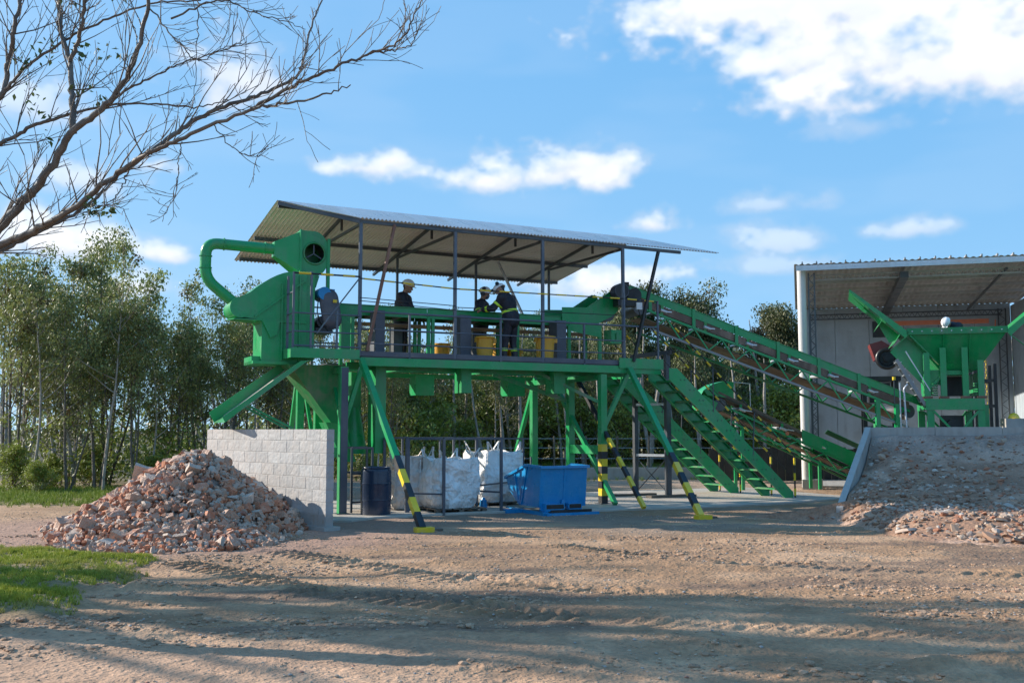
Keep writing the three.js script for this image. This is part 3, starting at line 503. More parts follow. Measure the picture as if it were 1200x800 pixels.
  // braces: long legs leaning out to yellow and black feet, and knee braces
  for (const [u, u2, v2, n] of [[0.33, 0.31, -3.38, 5], [6.5, 5.75, -3.55, 6]]) {
    const top = [u, 2.93, -0.09], foot = [u2, 0.0, v2], cut = 0.62, at = (t) => [0, 1, 2].map((k) => lerp(top[k], foot[k], t));
    const b = part(plat, 'brace', bar(top, at(cut), 0.105, 0.105), M.green); banded(b, at(cut), foot, 0.108, n, 0);
    part(b, 'foot_pad', [box(u2 - 0.13, u2 + 0.17, -0.05, 0.03, v2 - 0.12, v2 + 0.05)], M.yellow); part(b, 'wooden_block', box(u2 + 0.10, u2 + 0.36, -0.06, -0.008, v2 - 0.02, v2 + 0.14), M.wood);
  }
  part(plat, 'knee_brace', bar([0.36, 2.80, 0.0], [0.03, 1.72, 0.0], 0.08), M.green); part(plat, 'knee_brace', bar([6.5, 2.82, 0.0], [5.90, 1.70, 0.0], 0.09), M.green);
  part(plat, 'knee_brace', bar([0, 2.7, 0.8], [0, 1.75, 0.10], 0.07), M.green); part(plat, 'knee_brace', bar([4.75, 2.83, 0.85], [5.78, 2.2, 0.06], 0.07), M.greenDusty); part(plat, 'knee_brace', bar([4.1, 2.85, 1.9], [5.8, 2.25, 1.45], 0.08), M.greenDusty);
  part(plat, 'brace', bar([0, 2.95, 3.36], [0, 0.1, 4.6], 0.09), M.green); part(plat, 'brace', bar([5.84, 2.85, 3.1], [5.84, 0.1, 4.7], 0.09), M.green); part(plat, 'brace', bar([0, 2.6, 2.9], [0, 1.0, 1.85], 0.07), M.green);
  part(plat, 'brace', bar([5.84, 2.75, 2.2], [5.84, 0.02, -0.5], 0.09), M.green);
  { const top = [5.9, 2.78, 1.2], foot = [5.84, 0.02, -1.57], at = (t) => [0, 1, 2].map((k) => lerp(top[k], foot[k], t)); const b = part(plat, 'brace', bar(top, at(0.36), 0.08), M.black); banded(b, at(0.36), foot, 0.082, 9, 1, 'brace'); }
  // drop chutes hanging below the sorting places, and the long one over the blue drum
  const chute = (u0, u1, v0, v1, y0, y1 = 2.995, name = 'drop_chute') => { const t = 0.012; part(plat, name, [box(u0, u1, y0, y1, v0, v0 + t), box(u0, u1, y0, y1, v1 - t, v1), box(u0, u0 + t, y0, y1, v0 + t, v1 - t), box(u1 - t, u1, y0, y1, v0 + t, v1 - t)], M.green); };
  chute(2.70, 2.93, 0.50, 0.86, 2.36); chute(4.92, 5.2, 0.50, 0.9, 2.38); chute(2.36, 2.80, 2.25, 2.65, 2.36, 2.79); chute(4.66, 5.10, 2.25, 2.65, 2.38, 2.79);
  chute(0.84, 1.06, 0.55, 1.02, 1.12, 2.995, 'drum_chute'); part(plat, 'drop_pipe', tube([0.98, 1.12, 0.75], [0.98, 0.86, 0.75], 0.02, undefined, 8), M.galv);
}
// ---------------------------------------------------------------- the sorting belt on the platform
const belt = thing(P, [3, 3.0, 1.4], 'sorting_conveyor', 'flat sorting belt with green side plates running along the raised platform', 'sorting conveyor');
{
  for (const [u0, u1] of [[0.22, 2.14], [2.15, 4.2], [4.21, 5.75]]) { part(belt, 'side_plate', [box(u0, u1, 3.955, 4.155, 1.06, 1.075), box(u0, u1, 4.155, 4.167, 1.03, 1.12), box(u0, u1, 3.945, 3.957, 1.03, 1.12)], M.green); part(belt, 'side_plate', [box(u0, u1, 3.955, 4.155, 1.80, 1.815)], M.green); }
  part(belt, 'belt', [box(0.2, 6.4, 4.05, 4.062, 1.10, 1.78), box(0.2, 6.4, 3.80, 3.812, 1.10, 1.78)], M.belt);
  for (let u = 0.4; u < 6.3; u += 0.62) part(belt, 'roller', tube([u, 4.0, 1.09], [u, 4.0, 1.79], 0.045, undefined, 10), M.steel);
  part(belt, 'leg', box(0.24, 0.44, 3.022, 3.953, 1.0, 1.03), M.green); for (const u of [0.49, 2.16, 2.26, 4.18, 4.28, 5.6]) for (const v of [1.04, 1.83]) part(belt, 'leg', box(u - 0.035, u + 0.035, v < 1.5 ? 2.952 : 2.952, 3.953, v - 0.04, v + 0.02), M.green);
  for (const [u0, u1] of [[0.86, 1.06], [2.74, 2.99], [5.08, 5.32]]) part(belt, 'chute_box', box(u0, u1, 3.03, 4.02, 0.66, 1.02), M.slate);
  for (const [u0, u1] of [[1.7, 1.9], [3.6, 3.8]]) part(belt, 'chute_box', box(u0, u1, 3.03, 3.85, 1.9, 2.2), M.steel);
  for (const u of [1.25]) part(belt, 'control_stand', [box(u - 0.02, u + 0.02, 3.022, 3.7, 2.0, 2.04), box(u - 0.06, u + 0.06, 3.5, 3.75, 1.99, 2.06)], M.yellow);
}
// ---------------------------------------------------------------- the canopy over it
const roof = thing(P, [3, 3.0, 1.5], 'canopy_roof', 'corrugated metal canopy on thin posts over the sorting platform', 'canopy');
{
  const ridge = (u) => 6.165 - 0.002 * u, eave = () => 5.73, RV = 1.1, RE = 5.35, rearY = 5.60;
  for (let i = 0; i < 9; i++) {
    const a = lerp(-1.1, 7.55, i / 9), b = lerp(-1.1, 7.55, (i + 1) / 9), a2 = lerp(0.26, 9.05, i / 9), b2 = lerp(0.26, 9.05, (i + 1) / 9);
    part(roof, 'roof_sheet', sheet([a, ridge(a), RV], [b, ridge(b), RV], [b2, eave(b2), -0.06], [a2, eave(a2), -0.06], 0.017, 12), M.zinc);
    part(roof, 'roof_sheet', sheet([b, ridge(b) - 0.004, RV], [a, ridge(a) - 0.004, RV], [a, rearY, RE], [b, rearY, RE], 0.019, 11), M.zincUnder);
  }
  const under = (v) => lerp(6.165, rearY, (v - RV) / (RE - RV)) - 0.05;
  for (const v of [1.18, 3.35, 4.95]) { const y = under(v) - 0.02; part(roof, 'purlin', [bar([-1.05, y, v], [7.5, y, v], 0.05, 0.075)], M.steel); }
  part(roof, 'purlin', bar([0.3, 5.675, 0.02], [8.0, 5.675, 0.02], 0.05, 0.07), M.steel); part(roof, 'purlin', bar([-1.06, 6.13, 1.10], [0.3, 5.675, 0.0], 0.05, 0.09), M.steel);
  const us = [0.31, 2.33, 4.37, 6.41];
  for (const u of us) {
    part(roof, 'rafter', bar([u, under(RV) - 0.10, RV + 0.05], [u, under(5.2) - 0.09, 5.2], 0.05, 0.06), M.steel);
    part(roof, 'rafter', bar([u, 5.64, 0.0], [u, under(RV) - 0.10, RV + 0.05], 0.05, 0.06), M.steel);
    part(roof, 'bottom_chord', bar([u, 5.62, 0.02], [u, under(3.45) - 0.16, 3.42], 0.045, 0.05), M.steel);
    part(roof, 'web', bar([u, 5.72, 1.3], [u, under(1.3) - 0.10, 1.3], 0.045, 0.045), M.steel);
    part(roof, 'post', box(u - 0.03, u + 0.03, 3.022, 5.64, -0.02, 0.04), M.rail);
    part(roof, 'post', box(u - 0.025, u + 0.025, 3.022, under(3.45) - 0.13, 3.42, 3.47), M.steel);
  }
  part(roof, 'prop', bar([0.99, 5.66, -0.05], [0.44, 3.12, -0.07], 0.055), M.rust); part(roof, 'prop', bar([7.37, 5.64, 0.0], [6.60, 3.1, -0.09], 0.06), M.black);
  part(roof, 'prop', bar([5.0, 5.75, 3.5], [5.25, 4.3, 2.6], 0.05, 0.05), M.galv);
}
// ---------------------------------------------------------------- the air separator at the left end
const sep = thing(P, [-1, 2.9, 0.9], 'air_separator', 'green air separator housing with fan, bent duct pipe and waste chute', 'air separator');
{
  const v0 = 0.56, v1 = 1.30, prof = [[-1.46, 2.90], [-1.46, 3.64], [-1.50, 3.70]];
  for (let i = 0; i <= 12; i++) { const a = -1.9 + Math.PI * -0.0 - i / 12 * (Math.PI * 0.78) ; prof.push([-1.87 + 0.185 * Math.cos(a), 3.915 + 0.185 * Math.sin(a)]); }
  for (let i = 1; i <= 8; i++) { const t = i / 8; prof.push([lerp(-1.83, -0.80, t), 4.10 + 0.575 * Math.sin(t * Math.PI / 2)]); }
  prof.push([-0.60, 4.69], [-0.60, 2.90]);
  part(sep, 'housing', prism(prof, v0, v1), M.green);
  part(sep, 'bottom_flange', [box(-1.62, -0.58, 2.85, 2.905, v0 - 0.03, v1 + 0.04), box(-1.62, -1.46, 2.85, 3.0, v0 + 0.1, v1 + 0.05)], M.green);
  part(sep, 'lip_plate', hexa([[-2.0, 3.68, v0 - 0.02], [-1.25, 3.68, v0 - 0.02], [-1.25, 3.68, v1], [-2.0, 3.73, v1]], [[-1.98, 3.70, v0 - 0.02], [-1.25, 3.70, v0 - 0.02], [-1.25, 3.70, v1], [-1.98, 3.75, v1]]), M.green);
  part(sep, 'gusset', prism([[-1.46, 3.67], [-1.12, 3.67], [-1.18, 3.42], [-1.30, 3.35]], v0 - 0.05, v0), M.green);
  for (const u of [-1.10, -0.75]) part(sep, 'stiffener', box(u, u + 0.03, 2.92, u < -1 ? 4.42 : 4.6, v0 - 0.035, v0), M.green);
  part(sep, 'stiffener', bar([-1.6, 3.75, v0 - 0.02], [-0.64, 4.5, v0 - 0.02], 0.035, 0.03), M.green); part(sep, 'stiffener', box(-1.46, -0.6, 3.66, 3.70, v0 - 0.03, v0), M.green);
  part(sep, 'nose_disc', tube([-1.87, 3.915, v0 - 0.012], [-1.87, 3.915, v0 - 0.001], 0.20, undefined, 28), M.green);
  part(sep, 'side_box', [box(-0.60, -0.42, 2.95, 4.72, 0.62, 1.25)], M.green);
  // fan on top
  const fc = [-0.40, 5.08], R0 = 0.44, vol = [];
  for (let i = 0; i <= 26; i++) { const a = -Math.PI * 0.5 + i / 26 * Math.PI * 1.0; vol.push([fc[0] + (0.34 + 0.05 * i / 26) * Math.cos(a) * 0.84, fc[1] + (R0 + 0.03 * i / 26) * Math.sin(a)]); }
  vol.push([-0.69, 5.55], [-0.69, 4.64]);
  const hole = []; for (let i = 0; i < 24; i++) { const a = -i / 24 * 2 * Math.PI; hole.push([-0.40 + 0.21 * Math.cos(a), 5.10 + 0.21 * Math.sin(a)]); }
  part(sep, 'fan_housing', [prism(vol, 0.78, 0.80, [hole]), prism(vol, 1.36, 1.38), prism(vol.map(([u, y]) => [lerp(fc[0], u, 1.0), y]), 0.80, 1.36, [vol.map(([u, y]) => [lerp(fc[0], u, 0.97), lerp(fc[1], y, 0.97)]).reverse()])], M.green);
  const ring = new THREE.TorusGeometry(0.215, 0.022, 8, 28); ring.translate(-0.40, 5.10, -0.775); part(sep, 'inlet_ring', ring, M.greenDusty);
  part(sep, 'inlet_throat', new THREE.CylinderGeometry(0.205, 0.19, 0.3, 24, 1, true).rotateX(Math.PI / 2).translate(-0.40, 5.10, -0.95), M.black);
  const spokes = []; for (let i = 0; i < 3; i++) { const a = i * 2.094 + 1.57; spokes.push(bar([-0.40, 5.10, 0.83], [-0.40 + 0.18 * Math.cos(a), 5.10 + 0.18 * Math.sin(a), 0.83], 0.025, 0.02)); } part(sep, 'fan_spokes', spokes, M.slate);
  part(sep, 'casing_post', [box(-0.14, -0.08, 4.2, 5.42, 0.76, 0.84), box(-0.70, -0.66, 4.64, 5.56, 0.74, 0.785)], M.green);
  part(sep, 'fan_foot', [hexa([[-0.72, 4.50, 0.8], [-0.35, 4.42, 0.8], [-0.35, 4.42, 1.3], [-0.72, 4.50, 1.3]], [[-0.82, 4.62, 0.8], [-0.28, 4.66, 0.8], [-0.28, 4.66, 1.3], [-0.82, 4.62, 1.3]]), box(-0.60, -0.35, 4.2, 4.45, 0.85, 1.25)], M.green);
  part(sep, 'outlet_taper', hexa([[-1.15, 5.03, 1.0], [-0.69, 4.72, 0.80], [-0.69, 4.72, 1.36], [-1.15, 5.03, 1.22]], [[-1.15, 5.32, 1.0], [-0.69, 5.52, 0.80], [-0.69, 5.52, 1.36], [-1.15, 5.32, 1.22]]), M.green);
  part(sep, 'duct_pipe', pipe([[-1.08, 5.18, 1.1], [-2.45, 5.20, 1.1], [-2.45, 4.50, 1.1], [-1.78, 3.96, 1.05]], 0.108, 16, 60), M.green);
  for (const [a, b] of [[[-2.10, 5.197, 1.1], [-2.12, 5.197, 1.1]], [[-2.45, 4.72, 1.1], [-2.45, 4.70, 1.1]], [[-1.30, 5.185, 1.1], [-1.32, 5.185, 1.1]], [[-2.45, 4.93, 1.1], [-2.45, 4.95, 1.1]]]) part(sep, 'duct_flange', tube(a, b, 0.124, undefined, 18), M.green);
  // motor and belt guard beside the fan
  const guard = new THREE.CapsuleGeometry(0.20, 0.42, 6, 18).rotateZ(0.18).scale(1, 1, 0.45); guard.translate(-0.10, 3.98, -0.62);
  part(sep, 'belt_guard', guard, M.slate); part(sep, 'motor', [tube([-0.24, 4.28, 0.55], [-0.24, 4.28, 0.95], 0.13, undefined, 16), box(-0.16, -0.02, 4.26, 4.38, 0.6, 0.75)], M.skipBlue); part(sep, 'guard_plate', box(-0.08, -0.0, 4.10, 4.16, 0.505, 0.52), M.yellow);
  part(sep, 'motor', [tube([-0.25, 3.72, 0.62], [-0.25, 3.72, 1.1], 0.12, undefined, 16), box(-0.4, -0.05, 3.5, 3.6, 0.6, 1.1)], M.black); part(sep, 'cable', pipe([[-0.35, 4.2, 0.6], [-0.38, 3.9, 0.58], [-0.3, 3.7, 0.6], [-0.1, 3.5, 0.6]], 0.012, 6, 16), M.black);
  // the open waste chute over the block wall
  const top = [-1.05, 2.86], end = [-2.05, 1.86], cv0 = 0.0, cv1 = 1.08;
  const wall = (v, t, h, n = [h * -0.707, h * 0.707]) => prism([[top[0] + 0.35, top[1] + 0.04], [end[0] - 0.16, end[1] - 0.13], [end[0] - 0.16 + n[0] * 0.55, end[1] - 0.13 + n[1] * 1.0], [top[0] + n[0] + 0.3, top[1] + n[1] * 0.3]], v, v + t);
  part(sep, 'chute_floor', slab4([top[0] + 0.35, top[1] + 0.05, cv0 + 0.01], [end[0], end[1] - 0.0, cv0 + 0.01], [end[0], end[1] - 0.0, cv1], [top[0] + 0.35, top[1] + 0.05, cv1], 0.012), M.dustyFloor);
  part(sep, 'chute_side', wall(cv0, 0.015, 0.13), M.green); part(sep, 'chute_side', wall(cv1, 0.015, 0.27), M.green);
  part(sep, 'chute_lip', slab4([end[0] + 0.01, end[1], cv0 + 0.02], [end[0] - 0.17, end[1] - 0.13, cv0 + 0.02], [end[0] - 0.17, end[1] - 0.13, cv1], [end[0] + 0.01, end[1], cv1], 0.012), M.greenDusty);
  for (const v of [0.3, 0.8]) part(sep, 'chute_strut', bar([-1.75, 2.05, v], [-0.9, 1.62, v], 0.04, 0.04), M.green);
  // funnel below the housing
  part(sep, 'funnel', [hexa([[0.0, 1.72, 0.75], [0.22, 1.72, 0.75], [0.22, 1.72, 1.25], [0.0, 1.72, 1.25]], [[-0.95, 2.85, 0.45], [0.25, 2.85, 0.45], [0.25, 2.85, 1.35], [-0.95, 2.85, 1.35]])], M.greenDusty);
  part(sep, 'funnel_spout', hexa([[0.28, 0.95, 0.85], [0.55, 0.95, 0.85], [0.55, 0.95, 1.2], [0.28, 0.95, 1.2]], [[-0.12, 1.74, 0.75], [0.22, 1.74, 0.75], [0.22, 1.74, 1.25], [-0.12, 1.74, 1.25]]), M.green);
  part(sep, 'cone', (() => { const g = new THREE.CylinderGeometry(0.12, 0.30, 0.95, 20, 1); g.translate(0.62, 1.58, -1.3); return g; })(), M.green);
  part(sep, 'down_duct', [box(0.55, 0.76, 1.15, 2.78, 1.25, 1.6)], M.green);
  part(sep, 'support_post', box(-1.32, -1.27, 2.9, 3.9, 1.35, 1.40), M.black);
}
// ---------------------------------------------------------------- head of the sorting belt, with its drive
{
  const t = belt;
  const head = [[5.42, 4.37], [6.10, 4.40], [6.73, 4.80], [6.87, 4.79], [6.94, 4.57], [6.92, 4.36], [6.76, 4.23], [6.40, 4.05], [5.42, 4.02]];
  part(t, 'head_plate', prism(head, 1.02, 1.034), M.green); part(t, 'head_plate', prism(head.map(([u, y]) => [u - 0.05, y + 0.02]), 1.80, 1.814), M.green);
  part(t, 'head_plate', prism([[5.62, 4.02], [6.48, 4.03], [6.48, 3.72], [5.62, 3.84]], 1.045, 1.056), M.green); part(t, 'gearbox', [box(6.76, 7.10, 3.60, 3.92, 1.06, 1.4), box(6.88, 6.94, 3.66, 3.84, 1.03, 1.058)], M.green);
  part(t, 'head_pulley', tube([6.65, 4.30, 1.04], [6.65, 4.30, 1.79], 0.20, undefined, 20), M.steel); part(t, 'top_stiffener', bar([6.10, 4.41, 1.03], [6.73, 4.81, 1.03], 0.05, 0.012), M.green);
  for (const v of [1.10, 1.76]) part(t, 'leg', box(6.44, 6.52, 3.022, 4.02, v, v + 0.06), M.green);
}
// ---------------------------------------------------------------- two staircases at the right end
function staircase(v0, v1, u0, u1, label, rail) {
  const top = 2.93, t = thing(P, [u1, 0, (v0 + v1) / 2], 'staircase', label, 'staircase', undefined), w = 0.24, len = Math.hypot(u1 - u0, top), dx = (u1 - u0) / len, dy = -top / len;
  for (const v of [v0, v1]) {
    const prof = [[u0 - 0.05, top + 0.03], [u0 + 0.16, top + 0.03], [u1 + 0.16, 0.13], [u1 + 0.16, 0.0], [u1 - 0.10, 0.0], [u0 - 0.05, top - 0.22]], sgn = v === v0 ? 1 : -1;
    const s = part(t, 'stringer', [prism(prof, v - 0.006, v + 0.006), bar([u0 + 0.15, top + 0.024, v + sgn * 0.03], [u1 + 0.15, 0.13, v + sgn * 0.03], 0.06, 0.012), bar([u0 - 0.03, top - 0.215, v + sgn * 0.03], [u1 - 0.08, 0.012, v + sgn * 0.03], 0.06, 0.012)], M.green);
    for (let i = 1; i < 13; i++) { const y = top * (1 - i / 13), u = lerp(u0, u1, i / 13) + 0.05; part(s, 'bolt', [tube([u - 0.05, y, v - 0.02], [u - 0.05, y, v - 0.004], 0.013, undefined, 6), tube([u + 0.06, y, v - 0.02], [u + 0.06, y, v - 0.004], 0.013, undefined, 6)], M.steel); }
  }
  for (let i = 1; i < 13; i++) { const y = top * (1 - i / 13), u = lerp(u0, u1, i / 13) + 0.04; part(t, 'tread', [box(u - 0.12, u + 0.12, y - 0.012, y, v0 + 0.01, v1 - 0.01), box(u + 0.112, u + 0.12, y - 0.04, y - 0.012, v0 + 0.01, v1 - 0.01), box(u - 0.12, u - 0.112, y - 0.04, y - 0.012, v0 + 0.01, v1 - 0.01)], M.greenDusty); }
  for (const v of rail) {
    const a = [u0 + 0.05, top + 1.0, v], b = [u1 + 0.22, 0.98, v], at = (k) => [lerp(a[0], b[0], k), lerp(a[1], b[1], k), v], h = part(t, 'handrail', [tube(a, b, 0.016, undefined, 8)], M.black);
    for (let i = 0; i < 12; i++) part(h, 'hazard_tape', tube(at((i + 0.25) / 12), at((i + 0.62) / 12), 0.021, undefined, 8), M.yellow);
    const low = [[u0 + 0.1, top + 0.52, v], [u1 + 0.22, 0.42, v]]; part(t, 'wire', tube(...low, 0.007, undefined, 6), M.black);
    const post = part(t, 'rail_post', tube([u1 + 0.22, 0, v], [u1 + 0.22, 0.98, v], 0.020, undefined, 8), M.black); for (let i = 0; i < 3; i++) part(post, 'hazard_tape', tube([u1 + 0.22, 0.04 + 0.36 * i, v], [u1 + 0.22, 0.21 + 0.36 * i, v], 0.025, undefined, 8), M.yellow);
    for (const k of [0.32, 0.66]) part(t, 'rail_post', tube([lerp(u0, u1, k) + 0.1, top * (1 - k), v], [at(k)[0], at(k)[1], v], 0.014, undefined, 8), M.steel);
  }
}
staircase(-0.36, 0.46, 7.42, 10.72, 'green steel staircase at the front right end of the platform', [-0.36, 0.46]);
staircase(1.62, 2.44, 7.42, 10.72, 'second green steel staircase, behind the front one', [1.62, 2.44]);

// ---------------------------------------------------------------- bins, drum, bags, racks, skip
{
  const at = [[3.26, 3.021, 0.55], [4.70, 3.021, 0.52], [3.10, 3.021, 2.55], [5.0, 3.021, 2.55], [4.68, 3.021, 2.72]];
  const bin = thing(P, at[0], 'yellow_bin', 'yellow plastic bin beside the standing worker\'s legs, left of him', 'bin', 'yellow plastic bins on the platform');
  const lathe = (pts, seg = 28) => new THREE.LatheGeometry(pts.map(([x, y]) => new THREE.Vector2(x, y)), seg).translate(at[0][0], at[0][1], -at[0][2]);
  part(bin, 'body', lathe([[0, 0.012], [0.15, 0.012], [0.158, 0.02], [0.192, 0.50], [0.186, 0.50], [0.15, 0.03], [0, 0.03]]), M.binYellow);
  part(bin, 'rim', lathe([[0.186, 0.50], [0.212, 0.495], [0.214, 0.53], [0.205, 0.54], [0.185, 0.535], [0.186, 0.50]]), M.binYellow);
  for (const s of [-1, 1]) part(bin, 'handle', box(at[0][0] + s * 0.195 - 0.02, at[0][0] + s * 0.195 + 0.03 * s + 0.02, at[0][1] + 0.42, at[0][1] + 0.50, at[0][2] - 0.06, at[0][2] + 0.06), M.binYellow);
  const labels = ['', 'yellow plastic bin in front of the third dark chute box', 'yellow plastic bin behind the belt, left of the middle chute box', 'yellow plastic bin glimpsed to the right of the standing worker\'s legs', 'yellow plastic bin glimpsed between the standing worker\'s legs'];
  at.slice(1).forEach((p, i) => copy(bin, P, p, labels[i + 1], null, i, [1.12, 1, 0.9][i % 3]));
}
{
  const c = [0.56, 0, -0.35], y0 = -0.02, g = (pts) => new THREE.LatheGeometry(pts.map(([x, y]) => new THREE.Vector2(x, y)), 40).translate(c[0], y0, -c[2]);
  const d = thing(P, [c[0], 0, c[2]], 'plastic_drum', 'dark blue plastic drum standing under the long green chute', 'drum');
  part(d, 'body', g([[0, 0.01], [0.25, 0.01], [0.285, 0.03], [0.287, 0.27], [0.295, 0.285], [0.295, 0.30], [0.29, 0.315], [0.292, 0.58], [0.299, 0.595], [0.299, 0.61], [0.292, 0.625], [0.287, 0.83], [0.27, 0.875], [0.262, 0.88]]), M.blueDrum);
  part(d, 'rim', g([[0.262, 0.88], [0.276, 0.885], [0.278, 0.905], [0.262, 0.912], [0.25, 0.90], [0.24, 0.865], [0, 0.865]]), M.blueDrum);
}
// big bags: soft cubes with lifting loops
function bigBag(frame, c, w, d, h, seed, name, label, mat, lean = 0, turn = 0) {
  const t = thing(frame, [c[0], c[1], c[2]], name, label, 'big bag', 'woven big bags in the steel rack'), r = rng(seed), rows = [], N = 48, K = 22, ct = Math.cos(turn), st = Math.sin(turn);
  const put = (x, y, z) => [c[0] + x * ct - z * st + lean * y, c[1] + y, c[2] + x * st + z * ct];
  for (let j = 0; j <= K; j++) {
    const q = j / K, row = [], y = h * q;
    for (let i = 0; i < N; i++) {
      const a = i / N * 2 * Math.PI, ca = Math.cos(a), sa = Math.sin(a), e = 0.20 + 0.14 * (1 - q), k = Math.pow(Math.pow(Math.abs(ca), 2 / e) + Math.pow(Math.abs(sa), 2 / e), -e / 2);
      const belly = 1 + 0.07 * Math.sin(Math.PI * Math.min(1, q * 1.25)) - 0.10 * smooth(0.12, 0, q) - 0.05 * smooth(0.8, 1, q), corner = Math.pow(Math.abs(Math.sin(2 * a)), 3), fold = 0.09 * (fbm(i * 0.30 + seed, q * 3.5, 3, seed, 0) - 0.5) * Math.sin(Math.PI * i / N) + 0.13 * (fbm(ca * 2.2 + 5, q * 4 + sa * 2.2, 4, seed + 3) - 0.5) + 0.018 * Math.sin(a * 3 + q * 16 + seed) * (1 - corner);
      row.push(put(ca * k * w / 2 * belly + ca * fold, y + (q > 0.8 ? (corner * 0.015 - 0.045 * (1 - corner) * (1 + 0.6 * Math.sin(a * 2 + seed))) * smooth(0.8, 1, q) : 0) + 0.03 * (fbm(a * 2, q * 4, 2, seed + 7) - 0.5) * q, sa * k * d / 2 * belly + sa * fold));
    }
    rows.push(row);
  }
  const inner = rows[K].map((p) => [lerp(p[0], c[0] + lean * h, 0.08), p[1] - 0.02, lerp(p[2], c[2], 0.08)]), deep = rows[K].map((p) => [lerp(p[0], c[0] + lean * h, 0.10), c[1] + h * 0.72, lerp(p[2], c[2], 0.10)]), mid = deep.map(() => [c[0] + lean * h, c[1] + h * 0.76, c[2]]);
  part(t, 'sack', [ribbon([...rows, inner, deep, mid], true), ribbon([rows[0].map(() => [c[0], c[1], c[2]]), rows[0]], true)], mat);
  for (const [sx, sz] of [[-1, -1], [1, -1], [1, 1], [-1, 1]]) {
    const b = put(sx * w * 0.42, h * 0.99, sz * d * 0.42), e = put(sx * w * 0.30, h * 0.98, sz * d * 0.46), k = put(sx * w * 0.44 + (r() - 0.5) * 0.1, h + 0.15 + 0.05 * r(), sz * d * 0.46);
    part(t, 'lifting_loop', [bar(b, k, 0.045, 0.008), bar(k, e, 0.045, 0.008)], mat); const e1 = put(sx * w * 0.50, 0.25 * h, sz * d * 0.44), e2 = put(sx * w * 0.485, 0.95 * h, sz * d * 0.44); part(t, 'seam', bar(e1, e2, 0.03, 0.02), mat);
  }
  return t;
}
function pallet(frame, c, w, d, label) {
  const t = thing(frame, c, 'pallet', label, 'pallet', 'wooden pallets under the big bags');
  for (let i = 0; i < 6; i++) { const u = c[0] - w / 2 + i * w / 6; part(t, 'plank', box(u, u + w / 6 - 0.035, c[1] + 0.10, c[1] + 0.122, c[2] - d / 2, c[2] + d / 2), M.wood); }
  for (const k of [-1, 0, 1]) for (const m of [-1, 0, 1]) part(t, 'block', box(c[0] + k * (w / 2 - 0.06) - 0.05, c[0] + k * (w / 2 - 0.06) + 0.05, c[1], c[1] + 0.098, c[2] + m * (d / 2 - 0.06) - 0.05, c[2] + m * (d / 2 - 0.06) + 0.05), M.wood);
}
pallet(P, [2.22, -0.05, -0.15], 1.1, 1.0, 'dark wooden pallet under the front white big bag');
pallet(P, [3.7, -0.05, 0.95], 1.0, 1.0, 'dark wooden pallet beneath the rear white big bag, by the skip');
bigBag(P, [2.16, 0.075, -0.15], 0.92, 0.88, 0.97, 7, 'big_bag', 'white woven big bag on the pallet, nearest of the bags', M.bag, 0.0, 0.12);
bigBag(P, [1.62, 0.02, 0.62], 0.84, 0.82, 1.05, 8, 'big_bag', 'pinkish woven big bag just behind the steel rack\'s left post', M.bagPink, 0.02, -0.1);
bigBag(P, [3.62, 0.075, 0.95], 1.0, 0.92, 1.08, 9, 'big_bag', 'white woven big bag behind the blue skip, wrinkled and sunlit', M.bag, 0.03, 0.2);
{
  const t = thing(P, [2.2, 0, 0.1], 'bag_rack', 'dark steel tube rack around the white big bags', 'rack'), post = (u, v, y = 1.42, s = 0.05) => part(t, 'post', box(u - s / 2, u + s / 2, -0.05, y, v - s / 2, v + s / 2), M.slate), beam = (a, b, s = 0.045) => part(t, 'beam', bar(a, b, s), M.slate);
  post(1.25, -0.2, 1.44, 0.075); post(1.02, 0.5); post(1.80, -0.72); post(2.80, -0.05); post(3.05, -0.68); post(2.6, 1.4, 1.42, 0.04); post(3.0, 1.6, 1.42, 0.04); post(4.25, 0.7, 1.40, 0.04); post(1.7, 1.3, 1.42, 0.04); post(4.6, 1.0, 1.0, 0.03);
  beam([1.02, 1.42, 0.5], [1.25, 1.44, -0.2]); beam([1.25, 1.42, -0.2], [1.80, 1.42, -0.70]); beam([1.80, 1.42, -0.72], [3.05, 1.42, -0.68]); beam([1.25, 1.42, -0.2], [2.80, 1.42, -0.05]); beam([2.80, 1.42, -0.05], [3.05, 1.42, -0.68]); beam([2.80, 1.42, -0.05], [4.25, 1.40, 0.7], 0.035); beam([1.02, 1.42, 0.5], [1.7, 1.42, 1.3], 0.035); beam([1.7, 1.42, 1.3], [3.0, 1.42, 1.6], 0.035);
  beam([1.25, 0.36, -0.2], [1.80, 0.36, -0.72], 0.03); beam([2.80, 0.36, -0.05], [3.05, 0.36, -0.68], 0.035); beam([2.80, 0.46, -0.02], [4.25, 0.5, 0.7], 0.03);
}
{ // second small rack beside the drum
  const t = thing(P, [0.35, 0, 0.4], 'gas_rack', 'narrow dark steel rack between the platform leg and the drum', 'rack');
  for (const [u, v] of [[0.22, 0.1], [0.22, 0.7], [0.72, 0.7], [0.64, 0.12]]) part(t, 'post', box(u - 0.02, u + 0.02, -0.04, 1.25, v - 0.02, v + 0.02), M.steel);
  for (const y of [0.2, 0.75, 1.24]) { part(t, 'beam', bar([0.22, y, 0.1], [0.64, y, 0.12], 0.04), M.steel); part(t, 'beam', bar([0.22, y, 0.7], [0.72, y, 0.7], 0.04), M.steel); }
  part(t, 'shelf', box(0.24, 0.70, 0.20, 0.215, 0.14, 0.68), M.steel);
}
single(P, [3.05, -0.04, 0.15], 'blue_jug', 'small blue plastic jug on the ground beside the white bag', 'jug', null, [new THREE.CylinderGeometry(0.07, 0.09, 0.2, 14).translate(3.05, 0.06, -0.15), new THREE.CylinderGeometry(0.03, 0.05, 0.05, 12).translate(3.05, 0.185, -0.15)], M.skipBlue);
